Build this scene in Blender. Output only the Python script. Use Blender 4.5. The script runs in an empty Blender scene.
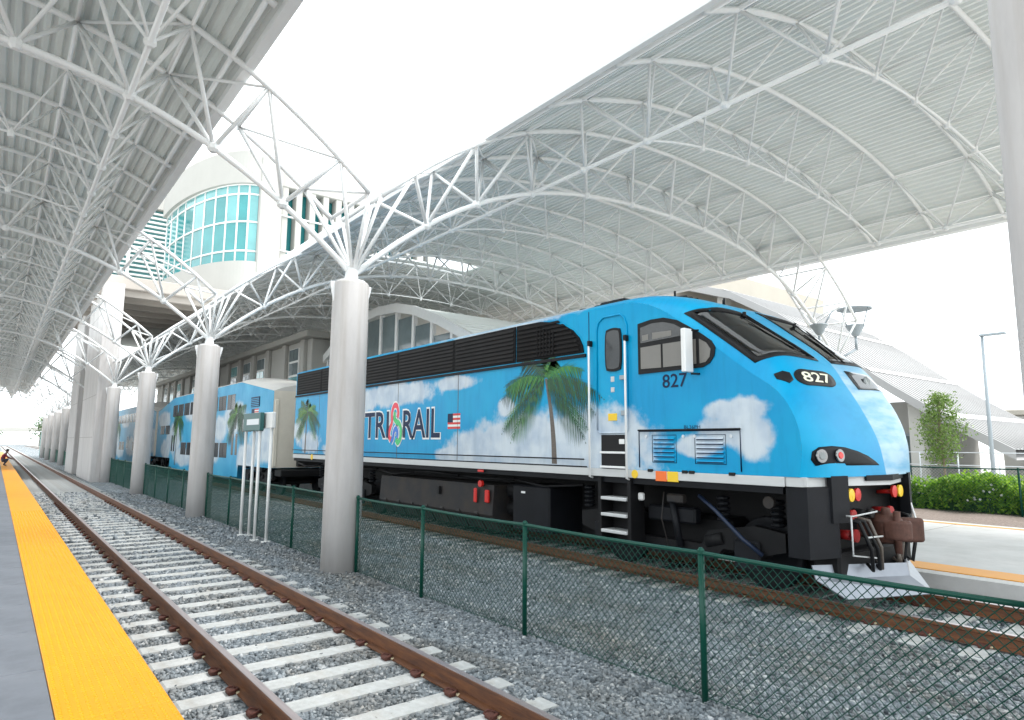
import bpy, bmesh, math, random
import numpy as np
from math import radians, sin, cos, pi, sqrt
from mathutils import Vector, Matrix

random.seed(7)
rng = np.random.default_rng(7)
SC = bpy.context.scene
COL = SC.collection

# ------------------------------------------------------------------ camera
cd = bpy.data.cameras.new('camera')
cam = bpy.data.objects.new('camera', cd)
COL.objects.link(cam)
cd.sensor_width = 36.0
cd.lens = 22.85
cd.clip_end = 3000
PITCH, YAW, ROLL = radians(7.31), radians(38.24), 0.0066
fw = Vector((sin(YAW) * cos(PITCH), cos(YAW) * cos(PITCH), sin(PITCH)))
rt = Vector((cos(YAW), -sin(YAW), 0))
up = rt.cross(fw)
R_ = cos(ROLL) * rt + sin(ROLL) * up
U_ = -sin(ROLL) * rt + cos(ROLL) * up
M = Matrix((R_, U_, -fw)).transposed().to_4x4()
M.translation = Vector((0, 0, 2.02))
cam.matrix_world = M
SC.camera = cam

# ------------------------------------------------------------------ sky, sun, exposure
SUN_EL, SUN_AZ = radians(54), radians(132)      # azimuth clockwise from +Y
w = bpy.data.worlds.new('World')
SC.world = w
w.use_nodes = True
nt = w.node_tree
nt.nodes.clear()
sky = nt.nodes.new('ShaderNodeTexSky')
sky.sky_type = 'NISHITA'
sky.sun_disc = False
sky.sun_elevation = SUN_EL
sky.sun_rotation = SUN_AZ
sky.dust_density = 4.0
tc = nt.nodes.new('ShaderNodeTexCoord')
mp = nt.nodes.new('ShaderNodeMapping')
mp.inputs['Scale'].default_value = (1.6, 1.6, 3.2)
nz = nt.nodes.new('ShaderNodeTexNoise')
nz.inputs['Scale'].default_value = 1.7
nz.inputs['Detail'].default_value = 6
rp = nt.nodes.new('ShaderNodeMapRange')
rp.inputs['From Min'].default_value = 0.30
rp.inputs['From Max'].default_value = 0.48
rp.inputs['To Min'].default_value = 0.62
rp.inputs['To Max'].default_value = 0.97
mx = nt.nodes.new('ShaderNodeMixRGB')
mx.inputs[2].default_value = (9.1, 9.75, 10.0, 1)   # bright overcast cloud, same units as the sky
bg = nt.nodes.new('ShaderNodeBackground')
bg.inputs['Strength'].default_value = 0.12
wo = nt.nodes.new('ShaderNodeOutputWorld')
L = nt.links.new
L(tc.outputs['Generated'], mp.inputs['Vector'])
L(mp.outputs['Vector'], nz.inputs['Vector'])
L(nz.outputs['Fac'], rp.inputs['Value'])
L(rp.outputs['Result'], mx.inputs['Fac'])
L(sky.outputs['Color'], mx.inputs[1])
L(mx.outputs['Color'], bg.inputs['Color'])
L(bg.outputs['Background'], wo.inputs['Surface'])

sd = bpy.data.lights.new('sun', 'SUN')
sd.energy = 1.5
sd.angle = radians(14)
sd.color = (1.0, 0.97, 0.93)
sun = bpy.data.objects.new('sun', sd)
COL.objects.link(sun)
sdir = Vector((sin(SUN_AZ) * cos(SUN_EL), cos(SUN_AZ) * cos(SUN_EL), sin(SUN_EL)))
sun.rotation_euler = sdir.to_track_quat('Z', 'Y').to_euler()
sun.location = (40, -40, 60)

SC.view_settings.view_transform = 'Standard'
SC.view_settings.look = 'None'
SC.view_settings.exposure = 1.22
SC.view_settings.gamma = 1
SC.view_settings.use_curve_mapping = False
SC.cycles.use_denoising = True
SC.cycles.max_bounces = 6
SC.cycles.diffuse_bounces = 6
SC.cycles.transparent_max_bounces = 8


# ------------------------------------------------------------------ materials
def mat(name, color, rough=0.6, metal=0.0, noise=0.0, nscale=3.0, bump=0.0, bscale=40.0, stretch=(1, 1, 1), spec=0.5, coat=0.0):
    m = bpy.data.materials.new(name)
    m.use_nodes = True
    t = m.node_tree
    b = t.nodes['Principled BSDF']
    b.inputs['Base Color'].default_value = (*color, 1)
    b.inputs['Roughness'].default_value = rough
    b.inputs['Metallic'].default_value = metal
    b.inputs['Specular IOR Level'].default_value = spec
    b.inputs['Coat Weight'].default_value = coat
    c = t.nodes.new('ShaderNodeTexCoord')
    mpn = t.nodes.new('ShaderNodeMapping')
    mpn.inputs['Scale'].default_value = stretch
    t.links.new(c.outputs['Object'], mpn.inputs['Vector'])
    if noise:
        n = t.nodes.new('ShaderNodeTexNoise')
        n.inputs['Scale'].default_value = nscale
        n.inputs['Detail'].default_value = 8
        n.inputs['Roughness'].default_value = 0.65
        t.links.new(mpn.outputs['Vector'], n.inputs['Vector'])
        r = t.nodes.new('ShaderNodeMapRange')
        r.inputs['From Min'].default_value = 0.25
        r.inputs['From Max'].default_value = 0.75
        r.inputs['To Min'].default_value = 1 - noise
        r.inputs['To Max'].default_value = 1 + noise
        t.links.new(n.outputs['Fac'], r.inputs['Value'])
        v = t.nodes.new('ShaderNodeVectorMath')
        v.operation = 'SCALE'
        v.inputs[0].default_value = color
        t.links.new(r.outputs['Result'], v.inputs['Scale'])
        t.links.new(v.outputs['Vector'], b.inputs['Base Color'])
    if bump:
        n2 = t.nodes.new('ShaderNodeTexNoise')
        n2.inputs['Scale'].default_value = bscale
        n2.inputs['Detail'].default_value = 5
        t.links.new(mpn.outputs['Vector'], n2.inputs['Vector'])
        bp = t.nodes.new('ShaderNodeBump')
        bp.inputs['Strength'].default_value = bump
        bp.inputs['Distance'].default_value = 0.02
        t.links.new(n2.outputs['Fac'], bp.inputs['Height'])
        t.links.new(bp.outputs['Normal'], b.inputs['Normal'])
    return m


def two_tone(name, c1, c2, scale, lo, hi, rough=0.7, stretch=(1, 1, 1), bump=0.0, metal=0.0, detail=8):
    m = mat(name, c1, rough, metal)
    t = m.node_tree
    b = t.nodes['Principled BSDF']
    mpn = t.nodes['Mapping']
    mpn.inputs['Scale'].default_value = stretch
    n = t.nodes.new('ShaderNodeTexNoise')
    n.inputs['Scale'].default_value = scale
    n.inputs['Detail'].default_value = detail
    n.inputs['Roughness'].default_value = 0.7
    t.links.new(mpn.outputs['Vector'], n.inputs['Vector'])
    r = t.nodes.new('ShaderNodeValToRGB')
    r.color_ramp.elements[0].position = lo
    r.color_ramp.elements[1].position = hi
    r.color_ramp.elements[0].color = (*c1, 1)
    r.color_ramp.elements[1].color = (*c2, 1)
    t.links.new(n.outputs['Fac'], r.inputs['Fac'])
    t.links.new(r.outputs['Color'], b.inputs['Base Color'])
    if bump:
        bp = t.nodes.new('ShaderNodeBump')
        bp.inputs['Strength'].default_value = bump
        bp.inputs['Distance'].default_value = 0.02
        t.links.new(n.outputs['Fac'], bp.inputs['Height'])
        t.links.new(bp.outputs['Normal'], b.inputs['Normal'])
    return m


def emis(m, color, strength):
    b = m.node_tree.nodes['Principled BSDF']
    b.inputs['Emission Color'].default_value = (*color, 1)
    b.inputs['Emission Strength'].default_value = strength
    return m


MT = {}
MT['steel'] = mat('white_steel_paint', (0.86, 0.87, 0.87), 0.38, noise=0.05, nscale=2.0)
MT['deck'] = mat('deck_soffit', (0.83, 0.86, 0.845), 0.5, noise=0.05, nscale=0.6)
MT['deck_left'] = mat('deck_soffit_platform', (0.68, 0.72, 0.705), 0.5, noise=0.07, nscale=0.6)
MT['concrete'] = two_tone('column_concrete', (0.47, 0.45, 0.445), (0.58, 0.56, 0.55), 1.1, 0.35, 0.65, 0.8, (1.5, 1.5, 0.35), 0.15)
def column_mat():
    m = MT['concrete']
    t = m.node_tree
    b = t.nodes['Principled BSDF']
    src = b.inputs['Base Color'].links[0].from_socket
    c = t.nodes['Texture Coordinate']
    mp2 = t.nodes.new('ShaderNodeMapping')
    mp2.inputs['Scale'].default_value = (7, 7, 0.35)
    t.links.new(c.outputs['Object'], mp2.inputs['Vector'])
    n = t.nodes.new('ShaderNodeTexNoise')
    n.inputs['Scale'].default_value = 1.0
    n.inputs['Detail'].default_value = 7
    t.links.new(mp2.outputs['Vector'], n.inputs['Vector'])
    r = t.nodes.new('ShaderNodeMapRange')
    r.inputs['From Min'].default_value = 0.50
    r.inputs['From Max'].default_value = 0.72
    r.inputs['To Max'].default_value = 0.35
    t.links.new(n.outputs['Fac'], r.inputs['Value'])
    mxn = t.nodes.new('ShaderNodeMixRGB')
    mxn.blend_type = 'MULTIPLY'
    mxn.inputs[2].default_value = (0.66, 0.60, 0.52, 1)
    t.links.new(r.outputs['Result'], mxn.inputs['Fac'])
    t.links.new(src, mxn.inputs[1])
    t.links.new(mxn.outputs['Color'], b.inputs['Base Color'])
column_mat()
MT['tie'] = two_tone('sleeper_concrete', (0.40, 0.41, 0.405), (0.56, 0.57, 0.565), 9, 0.3, 0.7, 0.85, bump=0.3)
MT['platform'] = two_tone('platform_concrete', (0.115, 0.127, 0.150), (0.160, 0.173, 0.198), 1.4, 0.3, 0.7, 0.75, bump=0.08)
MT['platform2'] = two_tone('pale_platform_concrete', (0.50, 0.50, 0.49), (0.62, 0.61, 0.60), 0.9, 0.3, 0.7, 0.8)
MT['yellow'] = mat('tactile_yellow', (0.70, 0.285, 0.002), 0.5, noise=0.06, nscale=3, spec=0.3)
MT['green'] = mat('green_vinyl', (0.003, 0.058, 0.040), 0.35, spec=0.3)
MT['rust'] = two_tone('rail_rust', (0.060, 0.024, 0.015), (0.20, 0.075, 0.025), 5, 0.3, 0.7, 0.65, (4, 0.5, 4), 0.3)
MT['railtop'] = mat('rail_top_steel', (0.42, 0.36, 0.36), 0.35, 0.7, noise=0.15, nscale=6, stretch=(6, 0.3, 1))
MT['clip'] = mat('rusty_clip', (0.085, 0.026, 0.017), 0.8, noise=0.3, nscale=20)
MT['clip_pad'] = mat('clip_insulator', (0.6, 0.52, 0.35), 0.6)
MT['white'] = mat('white_paint', (0.80, 0.80, 0.79), 0.45, noise=0.04, nscale=5)
MT['grey'] = mat('light_grey_paint', (0.55, 0.56, 0.56), 0.4, noise=0.05)
MT['black'] = mat('black_running_gear', (0.006, 0.006, 0.007), 0.6, noise=0.35, nscale=4, spec=0.25)
MT['dark'] = mat('dark_grey_paint', (0.007, 0.0078, 0.0105), 0.55, noise=0.35, nscale=2.5, spec=0.22)
MT['tank'] = two_tone('dirty_tank', (0.012, 0.012, 0.014), (0.040, 0.028, 0.020), 2.0, 0.4, 0.75, 0.7)
MT['grille'] = mat('radiator_grille', (0.005, 0.0045, 0.005), 0.6, noise=0.25, nscale=3, spec=0.15)
MT['grille_slat'] = mat('grille_slat', (0.011, 0.0095, 0.0095), 0.6, noise=0.4, nscale=1.5, spec=0.15)
MT['glass_dark'] = mat('dark_glass', (0.012, 0.014, 0.016), 0.05, spec=0.5)
MT['blind'] = mat('window_blind', (0.17, 0.16, 0.145), 0.3, noise=0.10, nscale=2)
MT['blind_dark'] = mat('window_interior', (0.05, 0.05, 0.05), 0.12, noise=0.4, nscale=2)
MT['rubber'] = mat('black_rubber', (0.008, 0.008, 0.009), 0.5, spec=0.25)
MT['red'] = mat('red_paint', (0.62, 0.02, 0.015), 0.4)
MT['dark_red'] = mat('dirty_red_paint', (0.34, 0.012, 0.012), 0.5, noise=0.4, nscale=12)
MT['orange'] = mat('orange_reflector', (0.85, 0.16, 0.02), 0.4)
MT['amber'] = mat('yellow_sticker', (0.85, 0.55, 0.02), 0.45)
MT['brown'] = two_tone('coupler_rust', (0.055, 0.022, 0.015), (0.12, 0.05, 0.035), 9, 0.3, 0.7, 0.7, bump=0.3)
MT['navy'] = mat('navy_print', (0.005, 0.018, 0.060), 0.45, spec=0.2)
MT['cream'] = mat('cream_lettering', (0.82, 0.80, 0.62), 0.5)
MT['chrome'] = mat('chrome', (0.22, 0.22, 0.22), 0.25, 1.0)
MT['lens'] = mat('lamp_lens', (0.22, 0.24, 0.24), 0.05)
MT['redlens'] = mat('red_lens', (0.75, 0.02, 0.015), 0.12)
MT['plow'] = mat('pilot_plate', (0.27, 0.29, 0.33), 0.35, 0.3, noise=0.12, nscale=3)
MT['blue_hose'] = mat('blue_hose', (0.006, 0.016, 0.045), 0.5)
MT['car_cream'] = mat('car_end_cream', (0.72, 0.67, 0.58), 0.5, noise=0.08, nscale=1.5)
MT['car_roof'] = mat('car_roof', (0.62, 0.60, 0.57), 0.5, noise=0.06)
MT['stucco'] = mat('cream_stucco', (0.43, 0.42, 0.395), 0.85, noise=0.05, nscale=0.6)
MT['stucco2'] = mat('beige_stucco', (0.40, 0.37, 0.32), 0.85, noise=0.05, nscale=0.6)
MT['soffit'] = mat('brown_soffit', (0.40, 0.36, 0.325), 0.8, noise=0.1, nscale=0.4)
MT['teal'] = mat('teal_glass', (0.04, 0.24, 0.25), 0.08, noise=0.35, nscale=0.35, spec=0.7)
MT['teal_light'] = mat('teal_glass_pale', (0.14, 0.36, 0.37), 0.08, noise=0.25, nscale=0.3, spec=0.7)
MT['glass_grey'] = mat('grey_window_glass', (0.16, 0.20, 0.21), 0.08, noise=0.3, nscale=0.4)
MT['roof_metal'] = mat('standing_seam_roof', (0.33, 0.325, 0.325), 0.5, noise=0.06, nscale=0.3)
MT['soil'] = two_tone('mulch', (0.16, 0.12, 0.10), (0.30, 0.25, 0.22), 14, 0.3, 0.7, 0.95, bump=0.6)
MT['ground'] = two_tone('ground', (0.30, 0.29, 0.27), (0.40, 0.39, 0.36), 0.3, 0.3, 0.7, 0.9)
MT['bark'] = mat('bark', (0.20, 0.16, 0.12), 0.9, noise=0.2, nscale=10)
MT['lampgrey'] = mat('lamp_grey', (0.32, 0.36, 0.39), 0.45)
MT['skin'] = mat('skin', (0.20, 0.12, 0.085), 0.6)
MT['hair'] = mat('hair', (0.02, 0.015, 0.012), 0.6)
MT['shirt'] = mat('dark_red_shirt', (0.16, 0.015, 0.03), 0.8)
MT['trousers'] = mat('dark_trousers', (0.03, 0.03, 0.045), 0.8)
MT['sign_green'] = mat('sign_dark_green', (0.015, 0.10, 0.10), 0.45)
MT['pole_grey'] = mat('aluminium_pole', (0.62, 0.65, 0.68), 0.4, 0.2)


def windscreen_mat():
    m = bpy.data.materials.new('windscreen_glass')
    m.use_nodes = True
    t = m.node_tree
    t.nodes.remove(t.nodes['Principled BSDF'])
    tr = t.nodes.new('ShaderNodeBsdfTransparent')
    tr.inputs['Color'].default_value = (0.80, 0.84, 0.83, 1)
    gl = t.nodes.new('ShaderNodeBsdfGlossy')
    gl.inputs['Roughness'].default_value = 0.03
    fr = t.nodes.new('ShaderNodeFresnel')
    fr.inputs['IOR'].default_value = 1.9
    ms = t.nodes.new('ShaderNodeMixShader')
    t.links.new(fr.outputs['Fac'], ms.inputs[0])
    t.links.new(tr.outputs['BSDF'], ms.inputs[1])
    t.links.new(gl.outputs['BSDF'], ms.inputs[2])
    t.links.new(ms.outputs['Shader'], t.nodes['Material Output'].inputs['Surface'])
    return m


MT['windscreen'] = windscreen_mat()


def attr_mat(name, cols, rough=0.85, trans=0.0):
    """colour picked from a ramp by the per-face attribute 'tone'"""
    m = bpy.data.materials.new(name)
    m.use_nodes = True
    t = m.node_tree
    b = t.nodes['Principled BSDF']
    b.inputs['Roughness'].default_value = rough
    a = t.nodes.new('ShaderNodeAttribute')
    a.attribute_name = 'tone'
    r = t.nodes.new('ShaderNodeValToRGB')
    e = r.color_ramp.elements
    e[0].color = (*cols[0], 1)
    e[1].color = (*cols[-1], 1)
    for i, c in enumerate(cols[1:-1]):
        x = e.new((i + 1) / (len(cols) - 1))
        x.color = (*c, 1)
    t.links.new(a.outputs['Fac'], r.inputs['Fac'])
    t.links.new(r.outputs['Color'], b.inputs['Base Color'])
    if trans:
        b.inputs['Subsurface Weight'].default_value = 0
        tr = t.nodes.new('ShaderNodeBsdfTranslucent')
        ms = t.nodes.new('ShaderNodeMixShader')
        ms.inputs[0].default_value = trans
        t.links.new(r.outputs['Color'], tr.inputs['Color'])
        t.links.new(b.outputs['BSDF'], ms.inputs[1])
        t.links.new(tr.outputs['BSDF'], ms.inputs[2])
        t.links.new(ms.outputs['Shader'], t.nodes['Material Output'].inputs['Surface'])
    return m


STONE = [(0.055, 0.070, 0.082), (0.16, 0.185, 0.205), (0.23, 0.26, 0.285), (0.33, 0.36, 0.385), (0.54, 0.56, 0.575)]
MT['stone'] = attr_mat('ballast_stone', STONE, 0.85)
MT['leaf'] = attr_mat('hedge_leaf', [(0.09, 0.21, 0.012), (0.22, 0.42, 0.03), (0.44, 0.60, 0.09)], 0.5, 0.5)
MT['leaf_tree'] = attr_mat('young_tree_leaf', [(0.06, 0.12, 0.02), (0.13, 0.22, 0.04), (0.24, 0.33, 0.09)], 0.5, 0.35)
MT['leaf_far'] = attr_mat('far_tree_leaf', [(0.05, 0.09, 0.04), (0.10, 0.16, 0.07), (0.17, 0.22, 0.11)], 0.6, 0.3)
MT['flower'] = mat('white_flower', (0.8, 0.8, 0.78), 0.6)
MT['frond'] = attr_mat('printed_frond', [(0.004, 0.028, 0.016), (0.010, 0.08, 0.030), (0.03, 0.22, 0.04), (0.20, 0.34, 0.02)], 0.4)
MT['trunk_print'] = mat('printed_trunk', (0.11, 0.09, 0.075), 0.4, noise=0.3, nscale=12, stretch=(1, 1, 4))


def ballast_sheet_mat():
    m = bpy.data.materials.new('ballast_bed')
    m.use_nodes = True
    t = m.node_tree
    b = t.nodes['Principled BSDF']
    b.inputs['Roughness'].default_value = 0.9
    c = t.nodes.new('ShaderNodeTexCoord')
    v = t.nodes.new('ShaderNodeTexVoronoi')
    v.inputs['Scale'].default_value = 22
    t.links.new(c.outputs['Object'], v.inputs['Vector'])
    r = t.nodes.new('ShaderNodeValToRGB')
    e = r.color_ramp.elements
    e[0].color = (*STONE[0], 1)
    e[1].color = (*STONE[4], 1)
    for p, k in ((0.3, 1), (0.55, 2), (0.8, 3)):
        x = e.new(p)
        x.color = (*STONE[k], 1)
    sp = t.nodes.new('ShaderNodeSeparateColor')
    t.links.new(v.outputs['Color'], sp.inputs['Color'])
    t.links.new(sp.outputs['Red'], r.inputs['Fac'])
    t.links.new(r.outputs['Color'], b.inputs['Base Color'])
    bp = t.nodes.new('ShaderNodeBump')
    bp.invert = True
    bp.inputs['Strength'].default_value = 0.9
    bp.inputs['Distance'].default_value = 0.03
    t.links.new(v.outputs['Distance'], bp.inputs['Height'])
    t.links.new(bp.outputs['Normal'], b.inputs['Normal'])
    return m


MT['ballast'] = ballast_sheet_mat()
def stain(m, col, lo, hi, amount, scale=(0.9, 0.35, 0.9)):
    t = m.node_tree
    b = t.nodes['Principled BSDF']
    src = b.inputs['Base Color'].links[0].from_socket
    c = t.nodes.new('ShaderNodeTexCoord')
    mp2 = t.nodes.new('ShaderNodeMapping')
    mp2.inputs['Scale'].default_value = scale
    t.links.new(c.outputs['Object'], mp2.inputs['Vector'])
    n = t.nodes.new('ShaderNodeTexNoise')
    n.inputs['Scale'].default_value = 1.3
    n.inputs['Detail'].default_value = 7
    n.inputs['Roughness'].default_value = 0.7
    t.links.new(mp2.outputs['Vector'], n.inputs['Vector'])
    r = t.nodes.new('ShaderNodeMapRange')
    r.inputs['From Min'].default_value = lo
    r.inputs['From Max'].default_value = hi
    r.inputs['To Max'].default_value = amount
    t.links.new(n.outputs['Fac'], r.inputs['Value'])
    mxn = t.nodes.new('ShaderNodeMixRGB')
    mxn.blend_type = 'MULTIPLY'
    mxn.inputs[2].default_value = (*col, 1)
    t.links.new(r.outputs['Result'], mxn.inputs['Fac'])
    t.links.new(src, mxn.inputs[1])
    t.links.new(mxn.outputs['Color'], b.inputs['Base Color'])
stain(MT['ballast'], (0.72, 0.62, 0.52), 0.45, 0.7, 0.9)
stain(MT['stone'], (0.72, 0.62, 0.52), 0.45, 0.7, 0.9)
stain(MT['tie'], (0.62, 0.52, 0.42), 0.50, 0.74, 0.6, (2.5, 1.0, 1.0))
stain(MT['platform'], (0.70, 0.70, 0.70), 0.45, 0.7, 0.8, (1.5, 1.5, 1.5))
stain(MT['yellow'], (0.80, 0.74, 0.70), 0.50, 0.75, 0.4, (3.0, 0.7, 1.0))
stain(MT['platform2'], (0.82, 0.81, 0.80), 0.45, 0.7, 0.9, (0.6, 0.6, 0.6))


def wrap_mat(name, blobs, blue=(0.0, 0.285, 0.56), blue2=(0.0, 0.36, 0.62), white=(0.58, 0.645, 0.70), nscale=1.6, amp=0.9, xlim=0.1, roof_z=99, front_y=-99):
    """printed vinyl: blue sky with cumulus clouds; blobs = (y, z, ry, rz) in object space"""
    m = bpy.data.materials.new(name)
    m.use_nodes = True
    t = m.node_tree
    b = t.nodes['Principled BSDF']
    b.inputs['Roughness'].default_value = 0.34
    b.inputs['Specular IOR Level'].default_value = 0.22
    c = t.nodes.new('ShaderNodeTexCoord')
    sep = t.nodes.new('ShaderNodeSeparateXYZ')
    t.links.new(c.outputs['Object'], sep.inputs['Vector'])
    cmb = t.nodes.new('ShaderNodeCombineXYZ')
    t.links.new(sep.outputs['Y'], cmb.inputs['Y'])
    t.links.new(sep.outputs['Z'], cmb.inputs['Z'])
    prev = None
    for (y, z, ry, rz) in blobs:
        s = t.nodes.new('ShaderNodeVectorMath')
        s.operation = 'SUBTRACT'
        s.inputs[1].default_value = (0, y, z)
        t.links.new(cmb.outputs['Vector'], s.inputs[0])
        q = t.nodes.new('ShaderNodeVectorMath')
        q.operation = 'MULTIPLY'
        q.inputs[1].default_value = (0, 1 / ry, 1 / rz)
        t.links.new(s.outputs['Vector'], q.inputs[0])
        ln = t.nodes.new('ShaderNodeVectorMath')
        ln.operation = 'LENGTH'
        t.links.new(q.outputs['Vector'], ln.inputs[0])
        if prev is None:
            prev = ln.outputs['Value']
        else:
            mn = t.nodes.new('ShaderNodeMath')
            mn.operation = 'SMOOTH_MIN'
            mn.inputs[2].default_value = 0.25
            t.links.new(prev, mn.inputs[0])
            t.links.new(ln.outputs['Value'], mn.inputs[1])
            prev = mn.outputs['Value']
    n = t.nodes.new('ShaderNodeTexNoise')
    n.inputs['Scale'].default_value = nscale
    n.inputs['Detail'].default_value = 9
    n.inputs['Roughness'].default_value = 0.62
    t.links.new(c.outputs['Object'], n.inputs['Vector'])
    a = t.nodes.new('ShaderNodeMath')
    a.operation = 'MULTIPLY_ADD'
    a.inputs[1].default_value = amp
    t.links.new(n.outputs['Fac'], a.inputs[0])
    t.links.new(prev, a.inputs[2])
    r = t.nodes.new('ShaderNodeMapRange')
    r.interpolation_type = 'SMOOTHSTEP'
    r.inputs['From Min'].default_value = 1.0 + amp * 0.5 + 0.05
    r.inputs['From Max'].default_value = 1.0 + amp * 0.5 - 0.34
    t.links.new(a.outputs['Value'], r.inputs['Value'])
    n2 = t.nodes.new('ShaderNodeTexNoise')
    n2.inputs['Scale'].default_value = 0.9
    n2.inputs['Detail'].default_value = 5
    t.links.new(c.outputs['Object'], n2.inputs['Vector'])
    mb = t.nodes.new('ShaderNodeMixRGB')
    mb.inputs[1].default_value = (*blue, 1)
    mb.inputs[2].default_value = (*blue2, 1)
    r2 = t.nodes.new('ShaderNodeMapRange')
    r2.inputs['From Min'].default_value = 0.38
    r2.inputs['From Max'].default_value = 0.72
    t.links.new(n2.outputs['Fac'], r2.inputs['Value'])
    t.links.new(r2.outputs['Result'], mb.inputs['Fac'])
    # grey modelling inside the printed cloud
    mw = t.nodes.new('ShaderNodeMixRGB')
    mw.inputs[1].default_value = (white[0] * 0.72, white[1] * 0.78, white[2] * 0.86, 1)
    mw.inputs[2].default_value = (*white, 1)
    n3 = t.nodes.new('ShaderNodeTexNoise')
    n3.inputs['Scale'].default_value = 2.2
    n3.inputs['Detail'].default_value = 6
    t.links.new(c.outputs['Object'], n3.inputs['Vector'])
    r3 = t.nodes.new('ShaderNodeMapRange')
    r3.inputs['From Min'].default_value = 0.35
    r3.inputs['From Max'].default_value = 0.6
    t.links.new(n3.outputs['Fac'], r3.inputs['Value'])
    t.links.new(r3.outputs['Result'], mw.inputs['Fac'])
    ab = t.nodes.new('ShaderNodeMath')
    ab.operation = 'ABSOLUTE'
    t.links.new(sep.outputs['X'], ab.inputs[0])
    gt = t.nodes.new('ShaderNodeMapRange')
    gt.inputs['From Min'].default_value = xlim - 0.06
    gt.inputs['From Max'].default_value = xlim
    t.links.new(ab.outputs['Value'], gt.inputs['Value'])
    rz_ = t.nodes.new('ShaderNodeMapRange')
    rz_.inputs['From Min'].default_value = roof_z - 0.03
    rz_.inputs['From Max'].default_value = roof_z + 0.03
    t.links.new(sep.outputs['Z'], rz_.inputs['Value'])
    gm = t.nodes.new('ShaderNodeMath')
    gm.operation = 'MAXIMUM'
    t.links.new(gt.outputs['Result'], gm.inputs[0])
    t.links.new(rz_.outputs['Result'], gm.inputs[1])
    ml = t.nodes.new('ShaderNodeMath')
    ml.operation = 'MULTIPLY'
    t.links.new(gm.outputs['Value'], ml.inputs[0])
    t.links.new(r.outputs['Result'], ml.inputs[1])
    mm = t.nodes.new('ShaderNodeMixRGB')
    t.links.new(ml.outputs['Value'], mm.inputs['Fac'])
    t.links.new(mb.outputs['Color'], mm.inputs[1])
    t.links.new(mw.outputs['Color'], mm.inputs[2])
    # far half of the nose: sky reflection painted pale, streaked with wispy cloud print
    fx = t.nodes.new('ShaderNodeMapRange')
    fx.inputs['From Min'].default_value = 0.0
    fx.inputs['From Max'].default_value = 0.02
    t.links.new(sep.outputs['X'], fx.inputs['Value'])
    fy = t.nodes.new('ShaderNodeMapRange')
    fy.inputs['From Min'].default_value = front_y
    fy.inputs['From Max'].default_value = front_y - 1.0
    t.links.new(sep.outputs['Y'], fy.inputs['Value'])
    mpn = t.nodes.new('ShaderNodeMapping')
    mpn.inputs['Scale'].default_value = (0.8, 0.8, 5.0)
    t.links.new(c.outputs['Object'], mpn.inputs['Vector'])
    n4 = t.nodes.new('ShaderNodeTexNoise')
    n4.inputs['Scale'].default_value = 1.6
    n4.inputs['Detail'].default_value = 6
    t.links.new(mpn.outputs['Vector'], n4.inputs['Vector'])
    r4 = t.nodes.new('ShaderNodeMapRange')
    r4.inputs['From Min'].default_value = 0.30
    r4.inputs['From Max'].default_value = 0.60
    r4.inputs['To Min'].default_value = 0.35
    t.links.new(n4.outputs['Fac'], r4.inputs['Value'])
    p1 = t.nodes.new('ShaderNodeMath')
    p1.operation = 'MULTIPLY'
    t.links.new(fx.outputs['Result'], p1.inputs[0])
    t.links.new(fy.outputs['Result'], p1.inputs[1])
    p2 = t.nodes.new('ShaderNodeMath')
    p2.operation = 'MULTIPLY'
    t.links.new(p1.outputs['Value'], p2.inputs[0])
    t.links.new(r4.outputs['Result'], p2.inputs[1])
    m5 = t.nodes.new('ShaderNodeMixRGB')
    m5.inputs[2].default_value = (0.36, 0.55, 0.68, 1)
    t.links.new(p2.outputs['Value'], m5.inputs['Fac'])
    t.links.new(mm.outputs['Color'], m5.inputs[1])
    mpg = t.nodes.new('ShaderNodeMapping')
    mpg.inputs['Scale'].default_value = (1, 5.0, 0.7)
    t.links.new(c.outputs['Object'], mpg.inputs['Vector'])
    n5 = t.nodes.new('ShaderNodeTexNoise')
    n5.inputs['Scale'].default_value = 2.0
    n5.inputs['Detail'].default_value = 8
    n5.inputs['Roughness'].default_value = 0.7
    t.links.new(mpg.outputs['Vector'], n5.inputs['Vector'])
    r5 = t.nodes.new('ShaderNodeMapRange')
    r5.inputs['From Min'].default_value = 0.48
    r5.inputs['From Max'].default_value = 0.75
    r5.inputs['To Max'].default_value = 0.35
    t.links.new(n5.outputs['Fac'], r5.inputs['Value'])
    m7 = t.nodes.new('ShaderNodeMixRGB')
    m7.blend_type = 'MULTIPLY'
    m7.inputs[2].default_value = (0.66, 0.66, 0.64, 1)
    t.links.new(r5.outputs['Result'], m7.inputs['Fac'])
    t.links.new(m5.outputs['Color'], m7.inputs[1])
    m5 = m7
    rr = t.nodes.new('ShaderNodeMapRange')
    rr.inputs['To Min'].default_value = 0.24
    rr.inputs['To Max'].default_value = 0.46
    t.links.new(n5.outputs['Fac'], rr.inputs['Value'])
    t.links.new(rr.outputs['Result'], b.inputs['Roughness'])
    # unpainted grey lining on the inside
    ge = t.nodes.new('ShaderNodeNewGeometry')
    m6 = t.nodes.new('ShaderNodeMixRGB')
    m6.inputs[2].default_value = (0.50, 0.52, 0.50, 1)
    t.links.new(ge.outputs['Backfacing'], m6.inputs['Fac'])
    t.links.new(m5.outputs['Color'], m6.inputs[1])
    t.links.new(m6.outputs['Color'], b.inputs['Base Color'])
    return m


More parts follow.
